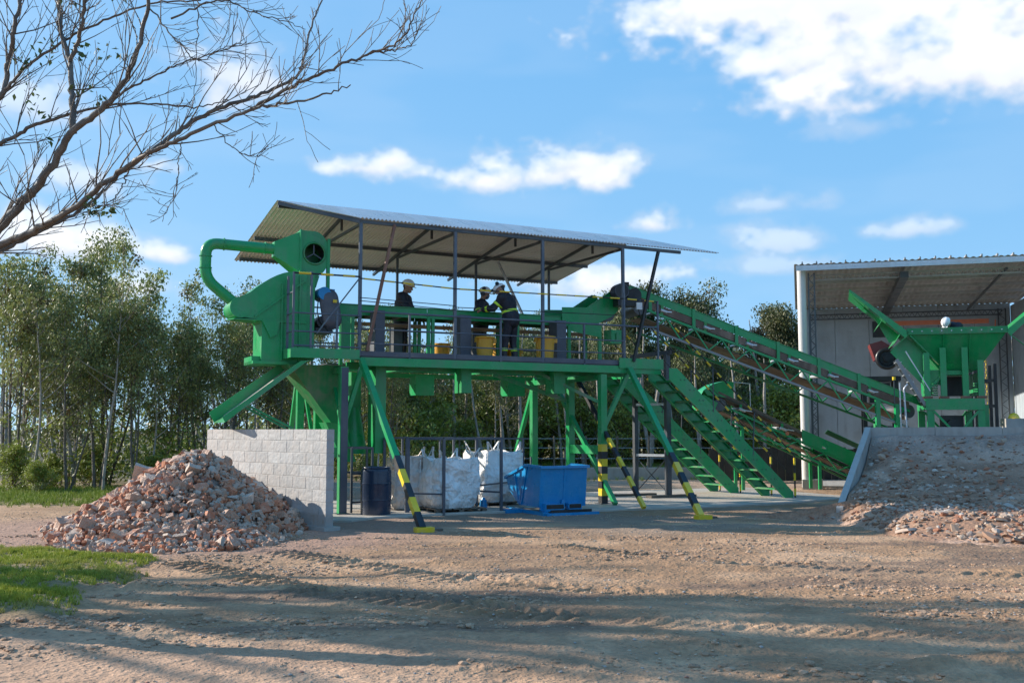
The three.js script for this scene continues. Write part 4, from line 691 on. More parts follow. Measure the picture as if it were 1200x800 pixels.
{ // the skip shows its upright back, with two fork pockets, and its sunlit side
  const t = thing(P, [4.0, 0, -0.8], 'tipping_skip', 'bright blue steel tipping skip beside the platform leg', 'skip'), u0 = 3.48, u1 = 4.52;
  const prof = [[-1.46, 0.10], [-1.54, 0.86], [-0.95, 0.88], [-0.04, 0.60], [-0.16, 0.38], [-0.62, 0.10]];
  part(t, 'side_plate', prismU(prof, u0, u0 + 0.012), M.skipBlue); part(t, 'side_plate', prismU(prof, u1 - 0.012, u1), M.skipBlue);
  for (const [k, name] of [[0, 'back_plate'], [3, 'front_plate'], [4, 'front_plate'], [5, 'bottom_plate']]) { const a = prof[k], b = prof[(k + 1) % 6]; part(t, name, slab4([u0 + 0.012, a[1], a[0]], [u1 - 0.012, a[1], a[0]], [u1 - 0.012, b[1], b[0]], [u0 + 0.012, b[1], b[0]], -0.012), M.skipBlue); }
  for (const u of [u0 - 0.01, u1 + 0.01]) part(t, 'rim', [bar([u, 0.875, -1.57], [u, 0.895, -0.95], 0.06, 0.05), bar([u, 0.895, -0.95], [u, 0.615, -0.01], 0.06, 0.05)], M.skipBlue);
  part(t, 'rim', bar([u0 - 0.03, 0.872, -1.565], [u1 + 0.03, 0.872, -1.565], 0.055, 0.05), M.skipBlue); part(t, 'rim', bar([u0 - 0.03, 0.61, -0.02], [u1 + 0.03, 0.61, -0.02], 0.055, 0.05), M.skipBlue);
  part(t, 'stiffener', slab4([4.0, 0.12, -1.475], [4.045, 0.12, -1.475], [4.045, 0.85, -1.552], [4.0, 0.85, -1.552], -0.02), M.skipBlue);
  for (const [a, b] of [[-0.45, -0.62], [-0.95, -0.62], [-0.98, -0.72], [-0.9, -0.66]]) part(t, 'stiffener', bar([u0 - 0.012, 0.86 + 0.25 * Math.max(a + 0.0, -0.95) * 0 - (a > -0.9 ? 0.16 : 0), a], [u0 - 0.012, 0.12, b], 0.022, 0.035), M.skipBlue);
  for (const [a, b] of [[3.55, 3.97], [4.06, 4.36]]) { part(t, 'fork_pocket', [box(a, b, 0.02, 0.17, -1.60, -1.47)], M.skipBlue); part(t, 'pocket_opening', box(a + 0.02, b - 0.02, 0.075, 0.155, -1.606, -1.599), M.black); }
  part(t, 'base_frame', [box(3.46, 3.58, -0.055, 0.018, -1.68, -0.05), box(4.36, 4.50, -0.055, 0.018, -1.68, -0.05), box(3.58, 4.36, -0.055, 0.014, -0.35, -0.22), box(3.50, 4.66, -0.055, 0.006, -1.76, -1.69), box(3.10, 3.455, -0.055, 0.03, -0.8, -0.62)], M.skipBlue);
  part(t, 'rocker', [box(3.6, 4.5, 0.008, 0.06, -1.74, -1.70)], M.black); part(t, 'latch', [box(3.50, 3.56, 0.03, 0.14, -1.50, -1.44), box(3.95, 4.02, 0.17, 0.24, -1.53, -1.49)], M.skipBlue);
}

// ---------------------------------------------------------------- inclined conveyors
// along u the conveyor falls from y0 by `slope` per metre; near side at v = 0, far side at v = width
function conveyor(frame, o) {
  const t = thing(frame, [o.u1 * 0.5, 0, o.width / 2], o.name, o.label, 'conveyor'), Y = (u, off = 0) => o.y0 + o.slope * u + off, W = o.width, { u0, u1 } = o;
  const line = (a, b, off, v, w, h, ofb = off) => bar([a, Y(a, off), v], [b, Y(b, ofb), v], w, h);
  for (const v of [0, W]) {
    const N = Math.round((u1 - u0) / 2.2);
    if (o.skirt) for (let i = 0; i < N; i++) { const a = lerp(u0, u1 + 0.35, i / N), b = lerp(u0, u1 + 0.35, (i + 1) / N) - 0.004; part(t, 'side_skirt', [slab4([a, Y(a, 0.245), v], [b, Y(b, 0.245), v], [b, Y(b, 0.43), v], [a, Y(a, 0.43), v], 0.008), line(a, b, 0.435, v, 0.05, 0.012)], M.green); }
    part(t, 'upper_chord', line(u0 + 0.4, u1, 0, v, 0.05, 0.055), v ? M.greenDusty : M.green); part(t, 'lower_chord', line(u0 + 0.5, u1 - 0.05, -o.depth, v, 0.05, 0.05), v ? M.greenDusty : (o.lowMat ?? M.midGrey));
    for (let u = u0 + 0.55, k = 0; u < u1 - 0.4; u += 0.36, k++) part(t, 'lattice_bar', k % 2 ? line(u, u + 0.36, -0.02, v, 0.03, 0.03, -o.depth + 0.02) : line(u, u + 0.36, -o.depth + 0.02, v, 0.03, 0.03, -0.02), M.green);
  }
  for (let u = u0 + 0.8; u < u1 - 0.2; u += 1.12) {
    part(t, 'idler', [tube([u, Y(u, 0.13), 0.03], [u, Y(u, 0.13), W - 0.03], 0.045, undefined, 12)], M.galv); part(t, 'idler_bracket', [bar([u, Y(u, 0.03), 0.02], [u, Y(u, 0.25), -0.02], 0.07, 0.02), bar([u, Y(u, 0.03), W - 0.02], [u, Y(u, 0.25), W + 0.02], 0.07, 0.02)], M.green);
    part(t, 'idler_wing', [bar([u + 0.06, Y(u, 0.10), -0.01], [u + 0.34, Y(u + 0.3, 0.20), 0.05], 0.05, 0.03), tube([u - 0.05, Y(u, 0.14), -0.02], [u + 0.12, Y(u + 0.15, 0.14), 0.0], 0.04, undefined, 10)], M.galv);
    if (o.skirt) part(t, 'skirt_post', box(u - 0.35, u - 0.27, Y(u - 0.3, -0.02), Y(u - 0.3, 0.46), -0.035, -0.008), M.green);
  }
  part(t, 'belt', [slab4([u0 + 0.3, Y(u0 + 0.3, 0.21), 0.05], [u1, Y(u1, 0.21), 0.05], [u1, Y(u1, 0.21), W - 0.05], [u0 + 0.3, Y(u0 + 0.3, 0.21), W - 0.05], 0.014), slab4([u0 + 0.3, Y(u0 + 0.3, -o.depth * 0.5), 0.05], [u1, Y(u1, -o.depth * 0.5), 0.05], [u1, Y(u1, -o.depth * 0.5), W - 0.05], [u0 + 0.3, Y(u0 + 0.3, -o.depth * 0.5), W - 0.05], 0.014),
    ...(o.skirt ? [slab4([u0 + 0.3, Y(u0 + 0.3, 0.06), 0.02], [u1, Y(u1, 0.06), 0.02], [u1, Y(u1, 0.235), 0.012], [u0 + 0.3, Y(u0 + 0.3, 0.235), 0.012], 0.008)] : [])], M.belt);
  for (const u of [u0 + 0.25, u1]) part(t, 'drum_pulley', tube([u, Y(u, 0.0), 0.02], [u, Y(u, 0.0), W - 0.02], 0.17, undefined, 20), M.steel);
  return { t, Y };
}
const C1 = new Frame(3.12, 23.3, 15.5), C2 = new Frame(5.2, 26.5, 5);
{
  const { t, Y } = conveyor(C1, { name: 'feed_conveyor', label: 'long green inclined conveyor from the feed hopper up to the platform', y0: 4.42, slope: -0.3285, u0: -0.35, u1: 7.2, width: 0.85, depth: 0.42, skirt: true });
  part(t, 'head_cover', [slab4([-0.75, 4.83, -0.02], [-0.35, 4.965, -0.02], [-0.35, 4.78, -0.02], [-0.75, 4.65, -0.02], 0.01), ribbon([0, 0.85].map((v) => Array.from({ length: 7 }, (_, i) => { const a = Math.PI * (0.95 - 0.45 * i / 6); return [-0.35 + 0.5 * Math.cos(a), 4.46 + 0.5 * Math.sin(a), v]; })))], M.green);
  part(t, 'drive_motor', [tube([-0.72, 4.78, -0.42], [-0.72, 4.78, -0.02], 0.155, undefined, 18), tube([-0.36, 4.70, -0.30], [-0.36, 4.70, -0.02], 0.17, undefined, 18), box(-0.80, -0.28, 4.44, 4.62, -0.36, -0.04), box(-0.62, -0.5, 4.9, 5.0, -0.3, -0.12)], M.black);
  part(t, 'cooling_fins', Array.from({ length: 7 }, (_, i) => tube([-0.72, 4.78, -0.41 + i * 0.05], [-0.72, 4.78, -0.395 + i * 0.05], 0.175, undefined, 18)), M.slate);
  part(t, 'junction_box', box(-0.36, -0.22, 4.36, 4.52, -0.40, -0.34), M.white); part(t, 'cable', pipe([[-0.3, 4.36, -0.36], [-0.2, 4.1, -0.3], [0.1, 4.0, -0.1], [0.3, 4.0, 0]], 0.012, 6, 16), M.black);
  part(t, 'tail_bracket', box(6.75, 6.9, 1.75, Y(6.8, 0.05), -0.06, 0.02), M.green); part(t, 'tail_bracket', box(6.2, 6.32, 1.6, Y(6.3, 0), -0.04, 0.02), M.green); part(t, 'tail_leg', [box(6.78, 6.9, 0, 1.75, -0.06, 0.06), box(6.78, 6.9, 0, 1.75, 0.79, 0.91)], M.green);
}
{
  const { t, Y } = conveyor(C2, { name: 'fines_conveyor', label: 'lower green conveyor behind, with a bright green hood at its upper end', y0: 2.42, slope: -0.455, u0: 0.1, u1: 4.5, width: 0.7, depth: 0.34, skirt: false, lowMat: M.green });
  part(t, 'side_board', [bar([0.5, Y(0.5, 0.34), 0.6], [4.3, Y(4.3, 0.34), 0.6], 0.02, 0.09), bar([0.3, Y(0.3, 0.3), 0.0], [2.5, Y(2.5, 0.27), 0.0], 0.02, 0.06)], M.wood);
  part(t, 'side_panel', [slab4([2.55, Y(2.55, 0.02), -0.035], [4.4, Y(4.4, 0.02), -0.035], [4.4, Y(4.4, 0.40), -0.035], [2.55, Y(2.55, 0.34), -0.035], 0.01)], M.green); part(t, 'cover_plate', slab4([3.4, Y(3.4, 0.62), 0.5], [4.4, Y(4.4, 0.62), 0.5], [4.4, Y(4.4, 0.72), 0.3], [3.4, Y(3.4, 0.72), 0.3], 0.01), M.greenDusty);
  const hood = [0, 0.7].map((v) => [[0.72, 2.86], [0.45, 2.88], [0.15, 2.80], [-0.10, 2.64], [-0.22, 2.42], [-0.22, 2.12]].map(([u, y]) => [u, y, v])); part(t, 'hood', ribbon(hood), M.green);
  part(t, 'hood_side', [prism([[0.72, 2.86], [0.45, 2.88], [0.15, 2.80], [-0.10, 2.64], [0.0, 2.5], [0.72, 2.42]], -0.008, 0.0), ], M.green); part(t, 'hood_skirt', prism([[-0.10, 2.52], [-0.22, 2.42], [-0.25, 2.02], [0.15, 2.02], [0.28, 2.3]], -0.008, 0), M.green); part(t, 'hood_side', prism([[0.72, 2.86], [0.45, 2.88], [0.15, 2.80], [-0.10, 2.64], [-0.22, 2.42], [-0.22, 2.12], [0.72, 2.3]], 0.7, 0.708), M.green);
  part(t, 'roller_end', tube([2.15, Y(2.15, 0.05), -0.05], [2.15, Y(2.15, 0.05), 0.0], 0.05, undefined, 12), M.orange); part(t, 'guard_frame', [bar([0.74, 2.86, 0.1], [1.2, 2.82, 0.1], 0.02), bar([1.2, 2.82, 0.1], [1.2, Y(1.2, 0.3), 0.1], 0.02)], M.galv);
  for (const u of [0.9, 3.0]) part(t, 'leg', [box(u, u + 0.08, 0, Y(u, -0.34), 0.0, 0.06), box(u, u + 0.08, 0, Y(u, -0.34), 0.64, 0.7)], M.green);
}
{ // trestle under the long conveyor
  const t = thing(P, [8.1, 0, 0.95], 'support_trestle', 'grey steel trestle on wooden sleepers holding up the long conveyor', 'trestle'), q = [[7.95, 0.85], [8.32, 0.72]];
  part(t, 'post', box(7.91, 8.01, 0.05, 3.34, 1.85, 1.95), M.steel); part(t, 'post', box(8.26, 8.38, 0.05, 3.40, 1.0, 1.12), M.steel); part(t, 'head_beam', bar([7.92, 3.38, 1.98], [8.36, 3.44, 0.94], 0.10, 0.10), M.steel);
  part(t, 'cross_bar', bar([7.97, 0.98, 1.86], [8.31, 0.98, 1.12], 0.05, 0.06), M.galv); part(t, 'cross_bar', bar([7.97, 2.2, 1.86], [8.31, 2.2, 1.12], 0.05, 0.06), M.galv); part(t, 'diagonal', [bar([7.97, 0.12, 1.86], [8.31, 0.9, 1.12], 0.02), bar([7.97, 0.9, 1.86], [8.31, 0.12, 1.12], 0.02)], M.steel);
  part(t, 'sleeper', box(7.35, 8.5, 0.0, 0.05, 1.8, 2.0), M.wood); part(t, 'sleeper', box(7.75, 9.05, 0.0, 0.055, 0.94, 1.16), M.wood);
}
// ---------------------------------------------------------------- the feed hopper
{
  const v0 = -2.5, v1 = -0.6, t = thing(S, [3.5, 0, -1.5], 'feed_hopper', 'green steel feed hopper with flared wings on a braced stand', 'hopper');
  const plate = (name, a, b, c, d, th = 0.014, m = M.green) => part(t, name, slab4(a, b, c, d, th), m);
  plate('front_plate', [2.50, 3.97, v0], [4.75, 3.97, v0], [4.15, 3.08, v0 + 0.42], [3.28, 3.08, v0 + 0.42]);
  part(t, 'rim', [box(2.47, 4.78, 3.955, 4.10, v0 - 0.05, v0 - 0.035), box(2.47, 4.78, 4.095, 4.115, v0 - 0.034, v0 + 0.03), box(2.47, 4.78, 3.95, 3.965, v0 - 0.034, v0 + 0.02)], M.greenDusty);
  part(t, 'rim_bolt', Array.from({ length: 10 }, (_, i) => tube([2.6 + i * 0.227, 4.035, v0 - 0.062], [2.6 + i * 0.227, 4.035, v0 - 0.05], 0.016, undefined, 6)), M.galv);
  plate('left_plate', [2.50, 4.0, v0], [2.50, 4.0, v1], [3.28, 3.08, v1], [3.28, 3.08, v0 + 0.42]); plate('right_plate', [4.75, 4.0, v0], [4.75, 4.0, v1], [4.15, 3.08, v1], [4.15, 3.08, v0 + 0.42]);
  plate('back_plate', [2.50, 4.0, v1], [4.75, 4.0, v1], [4.15, 3.08, v1 - 0.02], [3.28, 3.08, v1 - 0.02]);
  for (const u of [3.32, 3.92]) part(t, 'rib', slab4([u, 3.95, v0 - 0.03], [u + 0.03, 3.95, v0 - 0.03], [u + 0.03, 3.10, v0 + 0.36], [u, 3.10, v0 + 0.36], 0.05), M.green);
  // wings
  const wing = (s, c, tip, name) => {
    const U = (x) => c + s * x; const f = [[U(0), 3.93, v0 - 0.03], [U(-1.36), 5.13, v0 - 0.03]];
    const webs = s > 0;
    part(t, name, [slab4([U(0.0), 3.97, v0 - 0.03], [U(-1.36), 5.14, v0 - 0.03], [U(-1.30), 5.10, v1 - 0.1], [U(0.0), 3.97, v1], s > 0 ? -0.014 : 0.014)], M.green);
    part(t, 'wing_flange', prism([[U(0.02), 4.02], [U(-1.36), 5.16], [U(-1.37), 5.11], [U(-0.05), 3.86]], v0 - 0.05, v0 - 0.036), M.green);
    if (webs) part(t, 'wing_web', prism([[U(-0.10), 3.94], [U(-1.30), 5.06], [U(-0.72), 4.42], [U(-0.40), 3.80]], v0 + 0.5, v0 + 0.512), M.green);
    if (webs) part(t, 'wing_web', prism([[U(0.55), 3.45], [U(-0.05), 3.95], [U(-0.40), 3.55], [U(0.3), 2.75]], v0 + 0.3, v0 + 0.312), M.green);
    if (webs) for (const k of [0.12, 0.5, 0.88]) part(t, 'wing_rib', slab4([U(-k * 1.1), 3.92 + k * 0.96, v0 - 0.03], [U(-k * 1.1), 3.92 + k * 0.96, v1], [U(-k * 1.1 - 0.16 * (1.2 - k)), 3.92 + k * 0.96 - 0.26 * (1.2 - k), v1], [U(-k * 1.1 - 0.16 * (1.2 - k)), 3.92 + k * 0.96 - 0.26 * (1.2 - k), v0 - 0.03], 0.012), M.greenDusty);
    part(t, 'wing_edge', [bar([U(-0.02), 3.93, v0 - 0.045], [U(-0.42), 3.58, v0 - 0.02], 0.05, 0.02)], M.greenDusty);
  };
  wing(1, 2.50, 0, 'left_wing'); wing(-1, 4.77, 0, 'right_wing');
  part(t, 'edge_bar', bar([2.55, 3.92, v0 - 0.045], [3.22, 3.22, v0 + 0.2], 0.05, 0.03), M.greenDusty);
  // upright channels, stand and bracing
  for (const [u, y1] of [[2.92, 3.5], [3.30, 3.62], [3.80, 3.62], [4.15, 3.3]]) { part(t, 'upright', [box(u - 0.07, u + 0.07, 2.42, y1, v0 + 0.05, v0 + 0.065), box(u - 0.07, u - 0.055, 2.42, y1, v0 + 0.066, v0 + 0.15), box(u + 0.055, u + 0.07, 2.42, y1, v0 + 0.066, v0 + 0.15)], M.green); part(t, 'bolted_foot', box(u - 0.11, u + 0.11, 2.36, 2.415, v0, v0 + 0.2), M.rust); }
  for (const u of [3.11, 4.05]) part(t, 'spring', Array.from({ length: 6 }, (_, i) => { const g = new THREE.TorusGeometry(0.055, 0.016, 6, 14); g.rotateX(Math.PI / 2); g.translate(u, 2.45 + i * 0.055, -(v0 + 0.2)); return g; }), M.green);
  part(t, 'feeder_box', [box(3.36, 3.86, 2.95, 3.06, v0 + 0.2, v1), box(2.98, 3.06, 2.45, 3.0, v0 + 0.3, v1), box(4.1, 4.18, 2.45, 3.0, v0 + 0.3, v1), bar([2.98, 2.62, v0 + 0.18], [3.3, 2.95, v0 + 0.18], 0.07, 0.05), box(3.0, 3.32, 2.7, 3.08, v0 + 0.26, v0 + 0.29)], M.green); part(t, 'dark_opening', box(3.36, 3.86, 2.44, 2.94, v0 + 0.9, v0 + 0.93), M.black);
  part(t, 'stand_beam', [box(2.86, 4.20, 2.08, 2.355, v0 - 0.02, v0 + 0.08), box(2.86, 2.96, 2.08, 2.355, v0 + 0.081, v1), box(4.10, 4.20, 2.08, 2.355, v0 + 0.081, v1)], M.green);
  for (const [u, v] of [[2.97, v0], [4.12, v0], [2.97, v1], [4.12, v1]]) part(t, 'stand_leg', box(u - 0.08, u + 0.08, 0, 2.078, v, v + 0.14), M.green); part(t, 'stand_leg', box(4.22, 4.34, 0, 2.2, v0 + 0.3, v0 + 0.42), M.green);
  for (const v of [v0 + 0.02, v1]) part(t, 'diagonal', [bar([3.04, 2.05, v], [3.56, 1.45, v], 0.09, 0.05), bar([4.06, 2.05, v], [3.56, 1.45, v], 0.09, 0.05), bar([3.56, 1.45, v], [3.05, 0.8, v], 0.09, 0.05), bar([3.56, 1.45, v], [4.06, 0.8, v], 0.09, 0.05)], M.green);
  part(t, 'engine_block', [box(3.3, 3.8, 1.5, 1.95, v0 + 0.6, v0 + 1.1), tube([3.55, 1.7, v0 + 0.4], [3.55, 1.7, v0 + 0.6], 0.16, undefined, 16)], M.black);
  part(t, 'floor_grid', Array.from({ length: 9 }, (_, i) => box(3.3 + i * 0.095, 3.34 + i * 0.095, 3.1, 3.14, v0 + 0.45, v1)), M.steel);
  // ladder up to the feeder
  const l = thing(S, [2.6, 0, -2.3], 'ship_ladder', 'pale dusty steel ladder rising to the left side of the green hopper', 'ladder'); void l;
  for (const v of [-2.45, -1.95]) part(l, 'rail', bar([2.86, 2.2, v], [2.22, 3.35, v], 0.03, 0.08), M.midGrey); for (let i = 0; i < 7; i++) { const k = (i + 0.5) / 7, u = lerp(2.86, 2.22, k), y = lerp(2.2, 3.35, k); part(l, 'rung', box(u - 0.07, u + 0.07, y, y + 0.02, -2.44, -1.96), M.galv); } for (const v of [-2.45, -1.95]) part(l, 'hand_rail', bar([2.98, 2.55, v], [2.44, 3.55, v], 0.025), M.galv);
  const k = thing(S, [2.1, 0, -2.6], 'sensor_stand', 'thin steel post with a yellow lamp at the conveyor\'s lower end', 'post'); part(k, 'pole', [tube([2.25, 1.2, -2.7], [2.25, 2.75, -2.7], 0.02), pipe([[2.38, 1.6, -2.72], [2.34, 2.6, -2.72], [2.44, 2.72, -2.72]], 0.025)], M.galv); part(k, 'lamp', tube([2.12, 2.82, -2.7], [2.12, 2.9, -2.7], 0.04), M.yellow); part(k, 'arm', tube([2.12, 2.2, -2.7], [2.12, 2.82, -2.7], 0.012), M.steel);
}
// ---------------------------------------------------------------- the shed
{
  const W = 6.7, D = 7.2, t = thing(S, [3.3, 0, 3.5], 'open_shed', 'tall open-fronted shed with corrugated roof and grey rendered walls', 'shed'), top = (v) => lerp(6.17, 5.80, v / D);
  const oct = (u, v, s, y0, y1) => { const g = new THREE.CylinderGeometry(s, s, y1 - y0, 8, 1); g.rotateY(Math.PI / 8); g.translate(u, (y0 + y1) / 2, -v); return plain(g); };
  part(t, 'front_post', oct(-0.01, 0.0, 0.13, 0, 6.12), M.whitePost); part(t, 'post_base', box(-0.12, 0.42, -0.1, 0.22, -0.2, 0.2), M.concrete); part(t, 'front_post', oct(W, 0.0, 0.15, 0, 6.12), M.whitePost);
  const lattice = (name, a, b, w, n, m) => { const q = (k, s) => [lerp(a[0], b[0], k) + s[0], lerp(a[1], b[1], k) + s[1], lerp(a[2], b[2], k)]; const vert = Math.abs(b[1] - a[1]) > 1, s1 = vert ? [w, 0] : [0, w]; const l = [bar(q(0, [0, 0]), q(1, [0, 0]), 0.04), bar(q(0, s1), q(1, s1), 0.04)]; for (let i = 0; i < n; i++) l.push(i % 2 ? bar(q(i / n, [0, 0]), q((i + 1) / n, s1), 0.018) : bar(q(i / n, s1), q((i + 1) / n, [0, 0]), 0.018)); return part(t, name, l, m ?? M.steel); };
  lattice('lattice_column', [0.18, 0.2, 0.05], [0.18, 6.0, 0.05], 0.16, 34); lattice('lattice_column', [W - 0.42, 0, D - 0.25], [W - 0.42, 5.6, D - 0.25], 0.22, 30); lattice('lattice_column', [W - 0.4, 0, 0.3], [W - 0.4, 6, 0.3], 0.22, 30); lattice('lattice_column', [0.3, 0, D - 0.25], [0.3, 5.6, D - 0.25], 0.16, 30);
  lattice('back_truss', [0.3, 5.40, D - 0.25], [W - 0.3, 5.40, D - 0.25], 0.16, 70); lattice('front_truss', [0.25, 5.86, 0.55], [W - 0.2, 5.86, 0.55], 0.14, 70, M.shedSheet);
  for (const v of [1.8, 3.0, 4.2, 5.4]) part(t, 'purlin', box(0.2, W - 0.1, top(v) - 0.15, top(v) - 0.06, v, v + 0.05), M.shedSheet);
  for (const u of [2.75, 5.35]) part(t, 'rafter', u < 4 ? [bar([u, top(0.3) - 0.26, 0.3], [u, top(D) - 0.26, D - 0.3], 0.22, 0.16)] : [bar([u, top(0.3) - 0.2, 0.3], [u, top(D) - 0.2, D - 0.3], 0.06, 0.05)], M.steel);
  for (let i = 0; i < 7; i++) { const a = -0.2 + i * 1.02, b = a + 1.02; part(t, 'roof_sheet', sheet([a, top(-0.3) + 0.02, -0.3], [b, top(-0.3) + 0.02, -0.3], [b, top(D) + 0.02, D + 0.2], [a, top(D) + 0.02, D + 0.2], 0.016, 6), M.shedSheet); }
  for (let i = 0; i < 18; i++) part(t, 'roof_rib', hexa([[0.0 + i * 0.385, top(0) + 0.055, -0.31], [0.05 + i * 0.385, top(0) + 0.055, -0.31], [0.05 + i * 0.385, top(D) + 0.055, D], [0.0 + i * 0.385, top(D) + 0.055, D]], [[0.012 + i * 0.385, top(0) + 0.11, -0.31], [0.038 + i * 0.385, top(0) + 0.11, -0.31], [0.038 + i * 0.385, top(D) + 0.11, D], [0.012 + i * 0.385, top(D) + 0.11, D]]), M.shedSheet);
  part(t, 'eave_flashing', [box(-0.15, W + 0.2, 6.02, 6.10, -0.34, -0.325), box(-0.15, W + 0.2, 6.105, 6.17, -0.315, -0.30)], M.galv);
  for (let i = 0; i < 6; i++) { part(t, 'back_wall_panel', box(i * W / 6 + 0.006, (i + 1) * W / 6 - 0.006, -0.1, 5.80, D + 0.002 * (i % 2), D + 0.15), M.render); part(t, 'side_wall_panel', box(W - 0.0, W + 0.15, -0.1, 5.7, i * D / 6 + 0.006, (i + 1) * D / 6 - 0.006), M.render); }
  part(t, 'added_light_backing', [box(0, W, -0.1, 5.78, D + 0.152, D + 0.17), box(W + 0.152, W + 0.17, -0.1, 5.68, 0, D)], M.concrete); part(t, 'floor', box(0.3, W, -0.12, 0.03, 0.3, D), M.concrete);  // unseen backing sheets added to stop light leaking through the panel gaps
  part(t, 'dark_opening', box(2.35, 3.05, 4.75, 5.3, D - 0.03, D - 0.004), M.black);
  single(S, [4.5, 5.15, 5.6], 'orange_beam', 'long orange steel beam along the back of the shed', 'beam', null, [bar([2.85, 5.06, 5.6], [5.75, 5.06, 5.6], 0.12, 0.14), bar([5.9, 4.2, 5.6], [5.95, 5.1, 5.6], 0.03)], M.orange);
  // crusher with a black flywheel standing in the shade
  const c = thing(S, [2.3, 0, 3.2], 'jaw_crusher', 'red crusher with a black flywheel on a dark steel frame in the shed\'s shade', 'crusher');
  const wheel = new THREE.TorusGeometry(0.27, 0.07, 10, 32); wheel.translate(2.42, 3.72, -2.7); part(c, 'flywheel', wheel, M.black); part(c, 'hub', [tube([2.42, 3.72, 2.6], [2.42, 3.72, 2.85], 0.10), tube([2.42, 3.72, 2.70], [2.42, 3.72, 2.74], 0.25, undefined, 24), ...[0, 1, 2, 3, 4].map((i) => bar([2.42, 3.72, 2.7], [2.42 + 0.26 * Math.cos(i * 1.257), 3.72 + 0.26 * Math.sin(i * 1.257), 2.7], 0.07, 0.05))], M.black);
  part(c, 'body', [prism([[1.95, 4.18], [2.3, 4.28], [2.65, 4.05], [2.75, 3.6], [2.1, 3.7]], 2.9, 3.8)], M.red); part(c, 'frame', [box(1.7, 1.82, 0, 3.2, 2.8, 2.92), box(2.6, 2.72, 0, 3.2, 2.8, 2.92), box(1.7, 1.82, 0, 3.2, 3.7, 3.82), box(2.6, 2.72, 0, 3.2, 3.7, 3.82), box(1.6, 2.8, 3.05, 3.19, 2.75, 3.85), box(1.7, 2.72, 1.6, 1.7, 2.81, 2.9), box(1.9, 2.5, 2.4, 3.0, 2.9, 3.6)], M.black);
  const s = thing(S, [5.0, 0, 1.2], 'scaffold_tower', 'dark steel scaffold tower behind the hopper\'s right side', 'scaffold');
  for (const [u, v] of [[4.55, 0.9], [5.05, 0.9], [4.55, 1.7], [5.05, 1.7]]) part(s, 'post', box(u - 0.04, u + 0.04, 0, 3.4, v - 0.04, v + 0.04), M.black); for (const y of [1.0, 2.2, 2.9]) { part(s, 'beam', [box(4.2, 5.04, y, y + 0.08, 0.865, 0.935), box(4.59, 5.01, y, y + 0.08, 1.665, 1.735)], M.black); }
  const h = thing(S, [5.75, 0, 2.8], 'chain_hoist', 'thin yellow hanging chain near the shed\'s right column', 'chain'); part(h, 'chain', Array.from({ length: 22 }, (_, i) => { const g = new THREE.TorusGeometry(0.028, 0.008, 5, 8); g.rotateY(i % 2 ? Math.PI / 2 : 0); g.translate(5.15, 3.9 - i * 0.08, -2.8); return g; }), M.yellow); part(h, 'hook', tube([5.15, 2.05, 2.8], [5.15, 2.2, 2.8], 0.05), M.yellow);
}
{ // what stands beyond the ramp at the right edge
  single(S, [5.1, 0, -2.6], 'concrete_cube', 'pale concrete block just beyond the ramp wall at the right edge', 'block', null, [box(4.62, 6.6, 0, 1.86, -2.7, -2.0)], M.concrete);
  const hat = new THREE.SphereGeometry(0.13, 18, 8, 0, Math.PI * 2, 0, Math.PI / 2).translate(4.85, 1.868, 2.4), brim = new THREE.CylinderGeometry(0.15, 0.15, 0.012, 20).translate(4.86, 1.868, 2.4); single(S, [4.85, 1.86, -2.4], 'hard_hat', 'yellow hard hat left lying on the pale concrete block', 'hard hat', null, [hat, brim], M.yellow);
  single(WORLD, [4.6, 0, 33.2], 'low_wall', 'low pale concrete wall across the ground behind the stairs', 'wall', null, [box(2.4, 7.0, -0.1, 0.34, 33.1, 33.35)], M.concrete);
  const f = thing(WORLD, [8.8, 0, 31.5], 'board_fence', 'dark boarded fence beyond the lower conveyor', 'fence'); for (let i = 0; i < 26; i++) part(f, 'board', box(6.2 + i * 0.24, 6.43 + i * 0.24, 0, 0.98 + 0.03 * (i % 3), 31.5, 31.53), M.black);
  const g = thing(WORLD, [4, 0, 38], 'wire_fence', 'thin post and wire fence at the edge of the trees', 'fence'); for (let i = 0; i < 12; i++) part(g, 'post', tube([-2 + i * 1.2, 0, 38], [-2 + i * 1.2, 1.35, 38], 0.04), M.wood); for (const y of [0.5, 0.9, 1.25]) part(g, 'wire', tube([-2, y, 38], [11.2, y, 38], 0.008, undefined, 5), M.galv);
}

// ---------------------------------------------------------------- people
const vec = (x, y, z) => new THREE.Vector3(x, y, z);
const smin = (a, b, k) => { const h = Math.max(k - Math.abs(a - b), 0) / k; return Math.min(a, b) - h * h * k * 0.25; };
function capsules(list, k) {                         // list of [a, b, ra, rb, flattening?] -> distance
  const L = list.map(([a, b, ra, rb]) => { const d = b.clone().sub(a); return [a.x, a.y, a.z, d.x, d.y, d.z, d.lengthSq() || 1e-9, ra, rb ?? ra]; });
  return (x, y, z) => { let s = 1e3; for (const c of L) { const px = x - c[0], py = y - c[1], pz = z - c[2]; let t = (px * c[3] + py * c[4] + pz * c[5]) / c[6]; t = t < 0 ? 0 : t > 1 ? 1 : t; const qx = px - t * c[3], qy = py - t * c[4], qz = pz - t * c[5]; s = smin(s, Math.sqrt(qx * qx + qy * qy + qz * qz) - (c[7] + (c[8] - c[7]) * t), k); } return s; };
}
